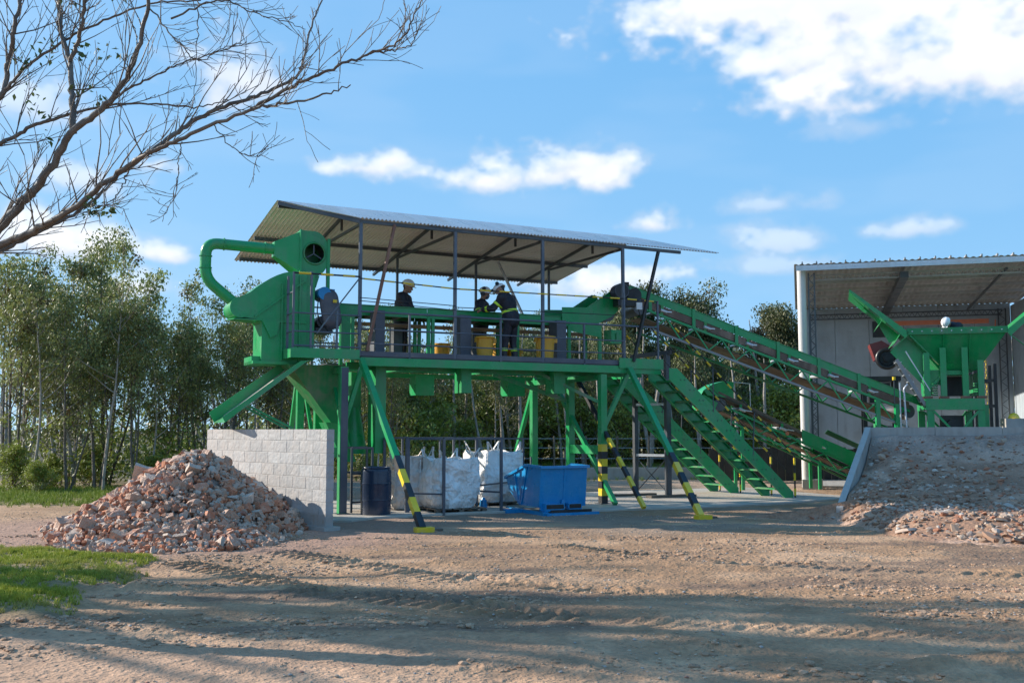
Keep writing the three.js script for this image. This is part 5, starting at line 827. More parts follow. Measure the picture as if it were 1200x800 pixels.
function skin(sdf, lo, hi, N, color) {               // marching cubes over a box
  const mc = new MarchingCubes(N, undefined, false, false, 60000), c = lo.clone().add(hi).multiplyScalar(0.5), h = hi.clone().sub(lo).multiplyScalar(0.5), half = N / 2; mc.isolation = 0; let q = 0;
  for (let k = 0; k < N; k++) for (let j = 0; j < N; j++) for (let i = 0; i < N; i++) mc.field[q++] = -sdf(c.x + (i - half) / half * h.x, c.y + (j - half) / half * h.y, c.z + (k - half) / half * h.z);
  mc.update();
  const n = mc.count, pos = new Float32Array(n * 3), nor = new Float32Array(n * 3), e = 0.004, col = new Float32Array(n * 3);
  for (let i = 0; i < n; i++) {
    const x = c.x + mc.positionArray[i * 3] * h.x, y = c.y + mc.positionArray[i * 3 + 1] * h.y, z = c.z + mc.positionArray[i * 3 + 2] * h.z; pos.set([x, y, z], i * 3);
    const g = vec(sdf(x + e, y, z) - sdf(x - e, y, z), sdf(x, y + e, z) - sdf(x, y - e, z), sdf(x, y, z + e) - sdf(x, y, z - e)).normalize(); nor.set([g.x, g.y, g.z], i * 3); if (color) col.set(color(x, y, z), i * 3);
  }
  const keep = []; for (let i = 0; i < n; i += 3) { const a = vec(...pos.subarray(i * 3, i * 3 + 3)), b = vec(...pos.subarray(i * 3 + 3, i * 3 + 6)), d = vec(...pos.subarray(i * 3 + 6, i * 3 + 9)); if (b.clone().sub(a).cross(d.clone().sub(a)).lengthSq() > 1e-16) { const f = b.sub(a).cross(d.sub(a)), m = vec(...nor.subarray(i * 3, i * 3 + 3)); keep.push(f.dot(m) >= 0 ? [i, i + 1, i + 2] : [i, i + 2, i + 1]); } }
  const g = new THREE.BufferGeometry(), P2 = new Float32Array(keep.length * 9), N2 = new Float32Array(keep.length * 9), C2_ = new Float32Array(keep.length * 9);
  keep.forEach((t, k) => t.forEach((i, m) => { P2.set(pos.subarray(i * 3, i * 3 + 3), k * 9 + m * 3); N2.set(nor.subarray(i * 3, i * 3 + 3), k * 9 + m * 3); C2_.set(col.subarray(i * 3, i * 3 + 3), k * 9 + m * 3); }));
  g.setAttribute('position', new THREE.BufferAttribute(P2, 3)); g.setAttribute('normal', new THREE.BufferAttribute(N2, 3)); if (color) g.setAttribute('color', new THREE.BufferAttribute(C2_, 3)); return g;
}
const SKIN = new THREE.MeshPhysicalMaterial({ vertexColors: true, roughness: 0.55, sheen: 0.2 });
const CLOTH = worn([0.010, 0.013, 0.024], [0.045, 0.045, 0.05], 0.5, { rough: 0.9, seed: 60, size: 0.7, bump: 0.004 }), LIME = worn([0.58, 0.86, 0.03], [0.6, 0.7, 0.25], 0.3, { rough: 0.5, seed: 61, size: 0.4 }), BOOT = M.black, HELMET = worn([0.82, 0.82, 0.82], [0.66, 0.65, 0.63], 0.4, { rough: 0.35, seed: 62, size: 0.5 });
const limb2 = (a, d1, l1, d2, l2) => { const b = a.clone().addScaledVector(d1.clone().normalize(), l1); return [a, b, b.clone().addScaledVector(d2.clone().normalize(), l2)]; };
// local axes: +z is where the person faces, +x their left
function person(frame, base, facing, o) {
  const t = new THREE.Group(); t.name = numbered('person'); t.position.copy(frame.world(base)); t.rotation.y = frame.a + Math.atan2(facing[0], -facing[1]); t.userData = { label: o.label, category: 'person' }; scene.add(t);
  const k = o.size ?? 1, ln = (o.lean ?? 0) * Math.PI / 180, hip = vec(0, (o.hip ?? 0.92) * k, o.hipBack ?? 0), up = vec(0, Math.cos(ln), Math.sin(ln)), fw = vec(0, -Math.sin(ln), Math.cos(ln));
  const at = (p, u, f, x = 0) => p.clone().addScaledVector(up, u * k).addScaledVector(fw, f * k).add(vec(x * k, 0, 0));
  const waist = at(hip, 0.16, 0), chest = at(hip, 0.36, 0.01), neck = at(hip, 0.53, -0.01), hl = ln + (o.nod ?? 0) * Math.PI / 180, hu = vec(Math.sin(o.tilt ?? 0), Math.cos(hl), Math.sin(hl)).normalize(), hf0 = vec(Math.sin(o.turn ?? 0), 0, Math.cos(o.turn ?? 0));
  const hf = hf0.clone().addScaledVector(hu, -hf0.dot(hu)).normalize(), hx = new THREE.Vector3().crossVectors(hu, hf), skull = neck.clone().addScaledVector(hu, 0.19 * k).addScaledVector(hf, 0.025 * k);
  const H = (x, y, z) => skull.clone().addScaledVector(hx, x * k).addScaledVector(hu, y * k).addScaledVector(hf, z * k);
  const shL = at(hip, 0.475, 0, 0.185), shR = at(hip, 0.475, 0, -0.185), [, elL, wrL] = limb2(shL, o.armL[0], 0.29 * k, o.armL[1], 0.25 * k), [, elR, wrR] = limb2(shR, o.armR[0], 0.29 * k, o.armR[1], 0.25 * k);
  const hipL = hip.clone().add(vec(0.09 * k, -0.02, 0)), hipR = hip.clone().add(vec(-0.09 * k, -0.02, 0)), footL = vec(0.12 * k, 0.09, o.stepL ?? 0.0), footR = vec(-0.12 * k, 0.09, o.stepR ?? 0.0);
  const knee = (h, f) => h.clone().lerp(f, 0.5).add(vec(0, 0, 0.035 + (o.bend ?? 0))), knL = knee(hipL, footL), knR = knee(hipR, footR);
  const R0 = (r) => r * k;
  const torso = (e) => [[hip, waist, R0(0.135) + e, R0(0.125) + e], [waist, chest, R0(0.125) + e, R0(0.145) + e], [chest, at(hip, 0.45, 0), R0(0.145) + e, R0(0.11) + e], [shL, shR, R0(0.075) + e, R0(0.075) + e], [at(hip, 0.06, 0, 0.06), at(hip, 0.06, 0, -0.06), R0(0.125) + e, R0(0.125) + e], [at(hip, 0.34, 0, 0.06), at(hip, 0.34, 0, -0.06), R0(0.125) + e, R0(0.125) + e]];
  const arms = (e, cut = 1) => [[shL, elL, R0(0.058) + e, R0(0.046) + e], [elL, elL.clone().lerp(wrL, cut), R0(0.045) + e, R0(0.031) + e], [shR, elR, R0(0.058) + e, R0(0.046) + e], [elR, elR.clone().lerp(wrR, cut), R0(0.045) + e, R0(0.031) + e]];
  const legs = (e, cut = 1) => [[hipL, knL, R0(0.092) + e, R0(0.060) + e], [knL, knL.clone().lerp(footL, cut), R0(0.060) + e, R0(0.043) + e], [hipR, knR, R0(0.092) + e, R0(0.060) + e], [knR, knR.clone().lerp(footR, cut), R0(0.060) + e, R0(0.043) + e]];
  const bones = [...torso(0), ...arms(0), ...legs(0), [neck, H(0, -0.10, -0.02), R0(0.058), R0(0.055)]];
  const span = (list, m) => { const lo = vec(9, 9, 9), hi = vec(-9, -9, -9); for (const [a, b, ra, rb] of list) for (const [p, r] of [[a, ra], [b, rb ?? ra]]) { lo.min(p.clone().subScalar(r + m)); hi.max(p.clone().addScalar(r + m)); } return [lo, hi]; };
  const tone = o.tone ?? [0.36, 0.20, 0.135];
  // one skin: body, head with a face, hands with five fingers
  const bodyG = skin(capsules(bones, 0.035), ...span(bones, 0.05), 64, () => tone);
  const head = [[H(0, 0.03, -0.015), H(0, 0.04, 0.01), R0(0.094)], [H(0, -0.05, 0.03), H(0, -0.07, 0.055), R0(0.062), R0(0.045)], [H(-0.03, -0.03, 0.055), H(0.03, -0.03, 0.055), R0(0.035)], [H(0, 0.015, 0.092), H(0, -0.022, 0.112), R0(0.010), R0(0.016)], [H(0.088, 0.01, -0.01), H(0.09, -0.03, -0.005), R0(0.016), R0(0.012)], [H(-0.088, 0.01, -0.01), H(-0.09, -0.03, -0.005), R0(0.016), R0(0.012)], [H(-0.022, -0.062, 0.088), H(0.022, -0.062, 0.088), R0(0.010)], [H(-0.02, -0.078, 0.085), H(0.02, -0.078, 0.085), R0(0.010)], [H(0, -0.07, -0.02), neck, R0(0.055), R0(0.058)]];
  const eye = [H(0.033, 0.012, 0.088), H(-0.033, 0.012, 0.088)], mouth = H(0, -0.070, 0.098), crown = (p) => p.clone().sub(skull).dot(hu) > 0.045 * k - 0.25 * p.clone().sub(skull).dot(hf) && p.clone().sub(skull).dot(hf) < 0.07 * k || (p.clone().sub(skull).dot(hf) < -0.03 * k && p.clone().sub(skull).dot(hu) > -0.07 * k);
  const headG = skin(capsules(head, 0.02), ...span(head, 0.03), 52, (x, y, z) => { const p = vec(x, y, z); if (eye.some((q) => q.distanceTo(p) < 0.014 * k)) return [0.03, 0.02, 0.015]; if (p.distanceTo(mouth) < 0.016 * k) return [0.26, 0.10, 0.08]; return crown(p) ? [0.03, 0.02, 0.015] : tone; });
  const hand = (el, wr, side, curl) => {
    const d = wr.clone().sub(el).normalize(); let n = new THREE.Vector3().crossVectors(d, vec(side, 0, 0.25)); if (n.lengthSq() < 0.02) n = new THREE.Vector3().crossVectors(d, vec(0, 0, 1)); n.normalize(); const w = new THREE.Vector3().crossVectors(n, d).normalize();
    const Q = (a, b, c) => wr.clone().addScaledVector(d, a * k).addScaledVector(w, b * k * side).addScaledVector(n, c * k), l = [[Q(-0.02, 0, 0), Q(0.03, 0, 0), R0(0.024), R0(0.026)], [Q(0.045, -0.026, 0), Q(0.045, 0.026, 0), R0(0.017)], [Q(0.075, -0.028, 0), Q(0.078, 0.026, 0), R0(0.014)]];
    [[-0.03, 0.060], [-0.010, 0.074], [0.010, 0.080], [0.029, 0.070]].forEach(([b, len], i) => { const c = curl * (1 + 0.15 * i), p0 = Q(0.08, b, 0), p1 = Q(0.08 + len * 0.5, b * 1.12, -len * 0.25 * c), p2 = Q(0.08 + len * (0.78 - 0.12 * c), b * 1.15, -len * 0.62 * c), p3 = Q(0.08 + len * (0.95 - 0.38 * c), b * 1.15, -len * 0.9 * c); l.push([p0, p1, R0(0.0095), R0(0.009)], [p1, p2, R0(0.009), R0(0.0085)], [p2, p3, R0(0.0085), R0(0.0075)]); });
    l.push([Q(0.015, 0.022, 0), Q(0.045, 0.050, -0.012), R0(0.013), R0(0.011)], [Q(0.045, 0.050, -0.012), Q(0.078, 0.056, -0.024 * (1 + curl)), R0(0.0105), R0(0.009)]);
    return skin(capsules(l, 0.008), ...span(l, 0.012), 46, () => o.gloves ?? tone);
  };
  const geoms = [bodyG, headG, hand(elL, wrL, 1, o.curl ?? 0.5), hand(elR, wrR, -1, o.curl ?? 0.5)];
  part(t, 'body', geoms, SKIN);
  const jl = [...torso(0.034), ...arms(0.026, 0.96), [at(hip, -0.06, 0, 0.07), at(hip, -0.06, 0, -0.07), R0(0.125), R0(0.125)], [at(hip, 0.52, -0.02), at(hip, 0.56, -0.015), R0(0.075), R0(0.070)]], wr = (x, y, z) => 0.008 * (fbm(x * 9 + 20, y * 14 + z * 7, 3, 70 + (o.seed ?? 0)) - 0.5), js0 = capsules(jl, 0.045), js = (x, y, z) => js0(x, y, z) + wr(x, y, z) * 2.2;
  part(t, 'jacket', skin(js, ...span(jl, 0.06), 76), CLOTH);
  const tl = [...legs(0.018, 0.93), [hip, hip.clone().add(vec(0, 0.08, 0)), R0(0.14), R0(0.13)], [hipL, hipR, R0(0.105), R0(0.105)]], ts0 = capsules(tl, 0.03), ts = (x, y, z) => ts0(x, y, z) + wr(x, y, z) * 2;
  part(t, 'trousers', skin(ts, ...span(tl, 0.05), 64), CLOTH);
  const boot = (f) => [[f.clone().add(vec(0, 0.12, -0.01)), f.clone().add(vec(0, -0.02, -0.01)), 0.062, 0.058], [f.clone().add(vec(0, -0.045, -0.03)), f.clone().add(vec(0, -0.052, 0.15)), 0.046, 0.042], [f.clone().add(vec(0.012, -0.055, 0.1)), f.clone().add(vec(-0.012, -0.055, 0.1)), 0.044, 0.044]];
  part(t, 'boots', [boot(footL), boot(footR)].map((l) => skin(capsules(l, 0.03), ...span(l, 0.02), 36)), BOOT);
  // reflective bands lie on the cloth they are sewn to
  const band = (sdf, c, axis, h, mat = LIME) => {
    const a = axis.clone().normalize(), x = Math.abs(a.y) < 0.9 ? new THREE.Vector3().crossVectors(a, vec(0, 1, 0)).normalize() : new THREE.Vector3().crossVectors(a, vec(1, 0, 0)).normalize(), y = new THREE.Vector3().crossVectors(a, x), rows = [];
    for (const s of [-0.5, -0.5, -0.17, 0.17, 0.5, 0.5]) { const row = []; for (let i = 0; i < 40; i++) { const an = i / 40 * 2 * Math.PI, d = x.clone().multiplyScalar(Math.cos(an)).addScaledVector(y, Math.sin(an)), p = c.clone().addScaledVector(a, s * h); let r = 0.01; for (let q = 0; q < 60; q++) { const v = sdf(p.x + d.x * r, p.y + d.y * r, p.z + d.z * r); if (v > -0.001 || r > 0.4) break; r += Math.max(0.002, -v * 0.7); } p.addScaledVector(d, r + (rows.length % 5 === 0 ? -0.004 : 0.005)); row.push([p.x, p.y, -p.z]); } rows.push(row); }
    return part(t, 'reflective_band', ribbon(rows, true), mat);
  };
  if (o.bands) { band(js, at(hip, 0.17, 0), up, 0.055 * k); for (const [el, wrr] of [[elL, wrL], [elR, wrR]]) band(js, el.clone().lerp(wrr, 0.62), wrr.clone().sub(el), 0.05); for (const [sh, el] of [[shL, elL], [shR, elR]]) band(js, sh.clone().lerp(el, 0.62), el.clone().sub(sh), 0.05); }
  if (o.legBands) for (const [a, b] of [[knL, footL], [knR, footR]]) band(ts, a.clone().lerp(b, 0.55), b.clone().sub(a), 0.06);
  // helmet: shell, peak, and what is clipped on it
  const put = (g, q) => { g.applyMatrix4(new THREE.Matrix4().makeBasis(hx, hu, hf).setPosition(H(0, 0, 0))); return g; };
  const shell = new THREE.SphereGeometry(0.124 * k, 28, 14, 0, Math.PI * 2, 0, Math.PI * 0.52); shell.scale(0.98, 1.0, 1.14); shell.translate(0, 0.042 * k, -0.005);
  const edge = new THREE.TorusGeometry(0.124 * k, 0.007, 8, 36); edge.rotateX(Math.PI / 2); edge.scale(0.98, 1, 1.14); edge.translate(0, 0.037 * k, -0.005); const ridge = new THREE.TorusGeometry(0.125 * k, 0.010, 6, 20, Math.PI); ridge.rotateY(Math.PI / 2); ridge.scale(1, 1, 1.12); ridge.translate(0, 0.042 * k, -0.005);
  const peak = new THREE.CylinderGeometry(0.135 * k, 0.135 * k, 0.008, 24, 1, false, -0.75, 1.5); peak.scale(1, 1, 1.25); peak.translate(0, 0.037 * k, 0.012);
  const hm = part(t, 'helmet', [shell, edge, ridge, peak].map((g) => put(g)), HELMET);
  if (o.lamp) part(hm, 'helmet_lamp', [put(new THREE.BoxGeometry(0.05, 0.05, 0.035).translate(0, 0.10, 0.138)), put(new THREE.CylinderGeometry(0.042, 0.042, 0.035, 16).rotateZ(Math.PI / 2).translate(0.125, 0.12, 0.0)), put(new THREE.CylinderGeometry(0.042, 0.042, 0.035, 16).rotateZ(Math.PI / 2).translate(-0.125, 0.12, 0.0))], BOOT);
  if (o.earmuffs) part(hm, 'earmuff', [put(new THREE.CylinderGeometry(0.048, 0.048, 0.045, 18).rotateZ(Math.PI / 2).translate(0.118, -0.005, 0)), put(new THREE.CylinderGeometry(0.048, 0.048, 0.045, 18).rotateZ(Math.PI / 2).translate(-0.118, -0.005, 0))], BOOT);
  if (o.strap) part(hm, 'helmet_strap', put(new THREE.TorusGeometry(0.127, 0.012, 6, 28).rotateX(Math.PI / 2).scale(0.98, 1, 1.14).translate(0, 0.055, -0.005)), M.yellow);
  if (o.mask) part(t, 'face_mask', put(new THREE.SphereGeometry(0.062, 16, 12).scale(1, 0.9, 0.75).translate(0, -0.05, 0.072)), o.mask);
  return t;
}
person(P, [1.95, 3.02, 2.12], [0.80, -0.60], { label: 'worker in dark jacket and white helmet with a yellow stripe, alone behind the sorting belt', size: 1.06, lean: 7, nod: 10, seed: 1, strap: true, armL: [vec(0.25, -0.95, 0.45), vec(-0.1, -0.75, 0.8)], armR: [vec(-0.25, -0.85, 0.6), vec(0.1, -0.65, 0.85)], curl: 0.6 });
person(P, [3.88, 3.02, 2.1], [0.75, -0.66], { label: 'smaller worker with lime cuffs and mask, facing the taller one across the belt', size: 1.03, lean: 4, nod: 8, seed: 2, bands: true, lamp: true, earmuffs: true, mask: M.slate, armL: [vec(0.30, -0.9, 0.1), vec(-0.35, -0.25, 0.9)], armR: [vec(-0.45, -0.88, 0.05), vec(0.35, -0.35, 0.85)], curl: 0.7 });
person(P, [3.78, 3.02, 0.42], [-0.55, 0.83], { label: 'tall worker seen from behind in dark overalls with lime reflective bands, head bowed', size: 1.0, lean: 15, nod: 26, turn: 0.5, hipBack: -0.05, seed: 3, bands: true, legBands: true, lamp: true, armL: [vec(0.35, -0.75, 0.55), vec(0.0, -0.1, 1)], armR: [vec(-0.28, -0.95, 0.05), vec(-0.1, -0.95, 0.3)], curl: 0.5, stepL: 0.06, stepR: -0.06 });
person(S, [3.72, 3.15, -1.55], [-0.7, -0.7], { label: 'worker in white helmet and dark jacket bending down inside the green hopper', size: 0.95, lean: 48, nod: 20, hip: 0.80, hipBack: -0.25, bend: 0.06, seed: 4, armL: [vec(0.4, -0.9, 0.5), vec(0, -0.9, 0.4)], armR: [vec(-0.4, -0.9, 0.5), vec(0, -0.9, 0.4)], curl: 0.8 });

// ---------------------------------------------------------------- trees
const BARK = [worn([0.24, 0.21, 0.175], [0.40, 0.365, 0.32], 0.8, { rough: 0.95, seed: 80, size: 0.8, bump: 0.012 }), worn([0.105, 0.085, 0.068], [0.2, 0.18, 0.15], 0.7, { rough: 0.95, seed: 81, size: 0.8, bump: 0.012 })];
const LEAF = new THREE.MeshPhysicalMaterial({ vertexColors: true, roughness: 0.6, side: THREE.DoubleSide, transmission: 0.52, thickness: 0, ior: 1.35 });
function limbTube(pts, radii, seg = 6) {             // tapered limb through points
  const rows = []; let side = vec(1, 0, 0);
  for (let i = 0; i < pts.length; i++) {
    const d = pts[Math.min(i + 1, pts.length - 1)].clone().sub(pts[Math.max(i - 1, 0)]).normalize(); side.addScaledVector(d, -side.dot(d)); if (side.lengthSq() < 1e-4) side.set(0, 0, 1).addScaledVector(d, -d.z); side.normalize(); const w = new THREE.Vector3().crossVectors(d, side), row = [];
    for (let k = 0; k < seg; k++) { const a = k / seg * 2 * Math.PI, p = pts[i].clone().addScaledVector(side, radii[i] * Math.cos(a)).addScaledVector(w, radii[i] * Math.sin(a)); row.push([p.x, p.y, -p.z]); }
    rows.push(row);
  }
  return ribbon(rows, true);
}
function wander(r, start, dir, len, n, wob, lift = 0) { const pts = [start.clone()], d = dir.clone().normalize(); for (let i = 0; i < n; i++) { d.add(vec((r() - 0.5) * wob, (r() - 0.5) * wob + lift, (r() - 0.5) * wob)).normalize(); pts.push(pts[i].clone().addScaledVector(d, len / n)); } return pts; }
function leaves(r, clumps, size, dark, light, hang) {
  const pos = [], col = [], a = vec(), w = vec();
  for (const [c, rad, n] of clumps) {
    const tone = mix(dark, light, r()), brown = r() < 0.04;
    for (let i = 0; i < n; i++) {
      const u = r() * 2 - 1, th = r() * 6.283, q = Math.pow(r(), 0.45) * rad, s = Math.sqrt(1 - u * u), p = vec(c.x + q * s * Math.cos(th), c.y + q * u * 0.75, c.z + q * s * Math.sin(th)), L = size * (0.6 + 0.8 * r()), W = L * (0.17 + 0.12 * r());
      a.set(r() - 0.5, (r() - 0.5) - hang, r() - 0.5).normalize(); w.set(r() - 0.5, r() - 0.5, r() - 0.5).cross(a).normalize();
      const A = p, C = p.clone().addScaledVector(a, L), m = p.clone().addScaledVector(a, L * 0.45), Bq = m.clone().addScaledVector(w, W), D = m.clone().addScaledVector(w, -W); D.y += W * 0.5;
      for (const v of [A, Bq, C, A, C, D]) pos.push(v.x, v.y, v.z); const k = 0.75 + 0.5 * r(), cc = brown ? [0.13, 0.09, 0.03] : tone; for (let j = 0; j < 6; j++) col.push(cc[0] * k, cc[1] * k, cc[2] * k);
    }
  }
  const g = new THREE.BufferGeometry(); g.setAttribute('position', new THREE.Float32BufferAttribute(pos, 3)); g.setAttribute('color', new THREE.Float32BufferAttribute(col, 3)); g.computeVertexNormals(); return g;
}
function leafyTree(seed, o) {                        // unit-free: built at true size, standing at the origin
  const r = rng(seed), trunk = [], clumps = [], stems = o.stems ?? 1, H = o.height;
  for (let s = 0; s < stems; s++) {
    const hgt = H * (1 - 0.18 * s * r()), dir = vec((r() - 0.5) * (0.14 + 0.4 * (s > 0)), 1, (r() - 0.5) * (0.14 + 0.4 * (s > 0))), pts = wander(r, vec((r() - 0.5) * 0.3 * s, -0.15, (r() - 0.5) * 0.3 * s), dir, hgt * 0.93, 12, 0.16, 0.05), rad = pts.map((_, i) => lerp(o.radius * (s ? 0.7 : 1), 0.010, Math.pow(i / 12, 0.85))); trunk.push(limbTube(pts, rad, 7));
    const at = (k) => { const f = k * 12, i = Math.min(11, Math.floor(f)); return pts[i].clone().lerp(pts[i + 1], f - i); };
    for (let b = 0; b < o.limbs; b++) {
      const k = lerp(o.from, 0.99, Math.pow((b + r()) / o.limbs, 0.8)), a = r() * 6.283, rise = lerp(0.35, 1.1, k) * (0.6 + 0.8 * r()), len = o.spread * (1.15 - 0.85 * Math.pow(k, 2)) * (0.55 + 0.7 * r()), st = at(k), lp = wander(r, st, vec(Math.cos(a), rise, Math.sin(a)), len, 5, 0.35, 0.05); trunk.push(limbTube(lp, lp.map((_, i) => lerp(0.030 * (1.15 - k), 0.006, i / 5)), 4));
      if (k < o.bareTo && r() < 0.75) continue;
      for (let c = 0; c < o.clumps; c++) { const f = 0.35 + 0.65 * (c + r()) / o.clumps, q = lp[Math.min(5, Math.round(f * 5))].clone().add(vec((r() - 0.5) * 0.5, (r() - 0.3) * 0.5, (r() - 0.5) * 0.5)); clumps.push([q, o.clump * (0.6 + 0.7 * r()), Math.round(o.leaves * (0.5 + r()))]); const tw = wander(r, lp[Math.min(5, Math.round(f * 4))], q.clone().sub(lp[Math.min(5, Math.round(f * 4))]).add(vec(0, 0.02, 0)), q.distanceTo(lp[Math.min(5, Math.round(f * 4))]) + 0.1, 2, 0.3); trunk.push(limbTube(tw, [0.008, 0.006, 0.004], 3)); }
    }
    clumps.push([pts[12], o.clump * 0.7, o.leaves]);
  }
  return { trunk: join(trunk), crown: plain(leaves(r, clumps, o.leaf, o.dark, o.light, o.hang ?? 0.5)), bark: o.bark ?? 0 };
}
const DK = [0.135, 0.170, 0.055], LT = [0.360, 0.390, 0.130];
const kinds = {
  slim: [0, 1, 2, 3].map((i) => leafyTree(500 + i, { height: 7.6 + 0.5 * (i % 3), radius: 0.055 + 0.015 * (i % 2), limbs: 20, from: 0.30, bareTo: 0.50, spread: 1.5, clumps: 3, clump: 0.44, leaves: 46, leaf: 0.112, dark: DK, light: LT, stems: i % 2 ? 2 : 1, bark: i % 2 })),
  dense: [0, 1, 2].map((i) => leafyTree(520 + i, { height: 7.2, radius: 0.10, limbs: 22, from: 0.18, bareTo: 0.2, spread: 2.1, clumps: 4, clump: 0.55, leaves: 40, leaf: 0.130, dark: [0.115, 0.140, 0.052], light: [0.310, 0.330, 0.120], stems: 2, bark: 0 })),
  round: [0, 1].map((i) => leafyTree(540 + i, { height: 8.6, radius: 0.16, limbs: 26, from: 0.42, bareTo: 0.3, spread: 3.4, clumps: 6, clump: 0.85, leaves: 150, leaf: 0.15, dark: [0.065, 0.085, 0.028], light: [0.20, 0.205, 0.065], bark: 1 })),
  rusty: [leafyTree(560, { height: 7.8, radius: 0.10, limbs: 16, from: 0.45, bareTo: 0.3, spread: 1.8, clumps: 4, clump: 0.45, leaves: 34, leaf: 0.16, dark: [0.07, 0.065, 0.022], light: [0.22, 0.135, 0.045] })],
  shrub: [0, 1, 2].map((i) => leafyTree(580 + i, { height: 2.6, radius: 0.03, limbs: 16, from: 0.04, bareTo: 0, spread: 1.3, clumps: 4, clump: 0.34, leaves: 36, leaf: 0.12, dark: [0.20, 0.25, 0.045], light: [0.44, 0.49, 0.09], stems: 3, hang: 0.1 })),
};
const protos = new Map();
function plantTree(kind, i, X, d, s, turn, name, label, group) {
  const k = kinds[kind][i % kinds[kind].length], key = kind + (i % kinds[kind].length) + name; let o;
  if (!protos.has(key)) { o = new THREE.Group(); const tr = shadows(new THREE.Mesh(k.trunk, BARK[k.bark])), cr = shadows(new THREE.Mesh(k.crown, LEAF)); tr.name = 'trunk'; cr.name = 'crown'; o.add(tr, cr); protos.set(key, o); } else o = protos.get(key).clone();
  o.name = numbered(name); o.position.set(X, groundHeight(X, d) - 0.03, -d); o.rotation.y = turn; o.scale.set(s, s * (0.94 + 0.12 * hash(i, 7, 3)), s); o.userData = { label, category: kind === 'shrub' ? 'shrub' : 'tree' }; if (group) o.userData.group = group; scene.add(o); return o;
}
{
  const r = rng(321), spot = (n, f, min) => { const out = []; for (let t = 0; t < n * 60 && out.length < n; t++) { const q = f(); if (out.every((p) => Math.hypot(p[0] - q[0], p[1] - q[1]) > min)) out.push(q); } return out; };
  const L1 = 'slender eucalyptus with thin grey trunk in the stand left of the machine', G1 = 'slender trees left of the machine', L2 = 'dark slender tree in the belt of trees seen behind the platform', G2 = 'trees behind the platform';
  // the left stand: from the frame's left edge to the separator
  const edge = (X) => 25.8 + smooth(-11, -4, X) * 6;
  const topPx = (px) => px < 130 ? lerp(300, 278, px / 130) : px < 175 ? 335 : px < 300 ? 322 : px < 380 ? 338 : px < 600 ? 368 : px < 740 ? 356 : px < 900 ? 385 : 400;   // how high the tree tops stand in the view
  const fit = (X, d) => (EYE + (503 - topPx(600 + X / d * FOCAL)) / FOCAL * d) / 8.0;
  const left = spot(46, () => { const X = -18 + r() * 14, d = edge(X) + Math.pow(r(), 1.2) * 7; return X < -0.53 * d ? [X + 5, edge(X + 5) + 3] : [X, d]; }, 0.75); left.forEach(([X, d], i) => plantTree('slim', i, X, d, fit(X, d) * (0.80 + 0.26 * r()), r() * 6.28, 'eucalyptus_tree', L1, G1));
  spot(5, () => { const X = -14 + r() * 10; return [X, edge(X) + 2 + r() * 7]; }, 1.6).forEach(([X, d], i) => plantTree('dense', i, X, d, fit(X, d) * (0.66 + 0.2 * r()), r() * 6.28, 'leafy_tree', 'darker bushy tree inside the stand left of the machine', 'bushy trees left of the machine'));
  // behind the platform and on to the shed
  spot(42, () => { const X = -6 + r() * 19; return [X, 34 + smooth(-6, 2, X) * 8 + r() * 10]; }, 1.0).forEach(([X, d], i) => plantTree(i % 3 ? 'dense' : 'slim', i, X, d, fit(X, d) * (0.86 + 0.16 * r()), r() * 6.28, i % 3 ? 'dense_tree' : 'thin_tree', L2, G2));
  plantTree('round', 0, 8.5, 44, 0.90, 0.4, 'spreading_tree', 'broad-crowned olive green tree rising above the long conveyor', null); plantTree('round', 1, 5.7, 45, 0.86, 2.1, 'spreading_tree', 'rounded tree crown showing just right of the belt drive motor', null);
  plantTree('rusty', 0, 11.2, 46, 0.86, 1.2, 'reddish_tree', 'small tree with reddish brown leaves left of the shed', null); plantTree('round', 1, 12.6, 47, 0.78, 4.0, 'spreading_tree', 'dark green tree half hidden by the shed\'s white post', null);
  // young growth at their feet
  spot(12, () => { const X = -13.5 + r() * 10; return [X, edge(X) - 0.5 + r() * 5]; }, 0.9).forEach(([X, d], i) => plantTree('shrub', i, X, d, 0.30 + 0.35 * r(), r() * 6.28, 'shrub', 'light green young bush under the trees left of the machine', 'bushes left of the machine'));
  spot(34, () => { const X = -5 + r() * 18; return [X, 36 + smooth(-6, 2, X) * 6 + r() * 8]; }, 0.9).forEach(([X, d], i) => plantTree('shrub', i + 1, X, d, 0.7 + 0.75 * r(), r() * 6.28, 'shrub', 'green bush in the undergrowth behind the platform', 'bushes behind the platform'));
  plantTree('shrub', 0, 7.6, 32.4, 0.35, 1, 'weed_bush', 'small green weed clump by the dark board fence', null);
  // the far wood closes the view between the trunks
  const far = []; const q = rng(77); for (let i = 0; i < 1500; i++) { const a = -0.62 + q() * 1.2, d = 46 + q() * 22 + (a < -0.2 ? -6 : 0), top = (a < -0.24 ? 1.6 + 1.8 * q() : a < -0.13 ? 3.0 + 1.6 * q() : 3.6 + 2.4 * q()); if (a < -0.24 && q() < 0.72) continue; far.push([vec(Math.tan(a) * d, 0.2 + Math.pow(q(), 0.8) * top, -d), 0.9 + 0.7 * q(), 19]); }
  const fm = shadows(new THREE.Mesh(plain(leaves(q, far, 0.42, [0.14, 0.17, 0.06], [0.32, 0.36, 0.12], 0.3)), LEAF)); fm.name = 'distant_woodland'; fm.userData = { kind: 'stuff', label: 'dark mass of far woodland behind the standing trees', category: 'woodland' }; scene.add(fm);
  const low = []; for (let i = 0; i < 520; i++) { const X = -13.8 + q() * 11, d = edge(X) + 1.2 + q() * 8; low.push([vec(X, 0.1 + 2.6 * q() * q() + 0.3 * q(), -d), 0.40 + 0.35 * q(), 30]); }
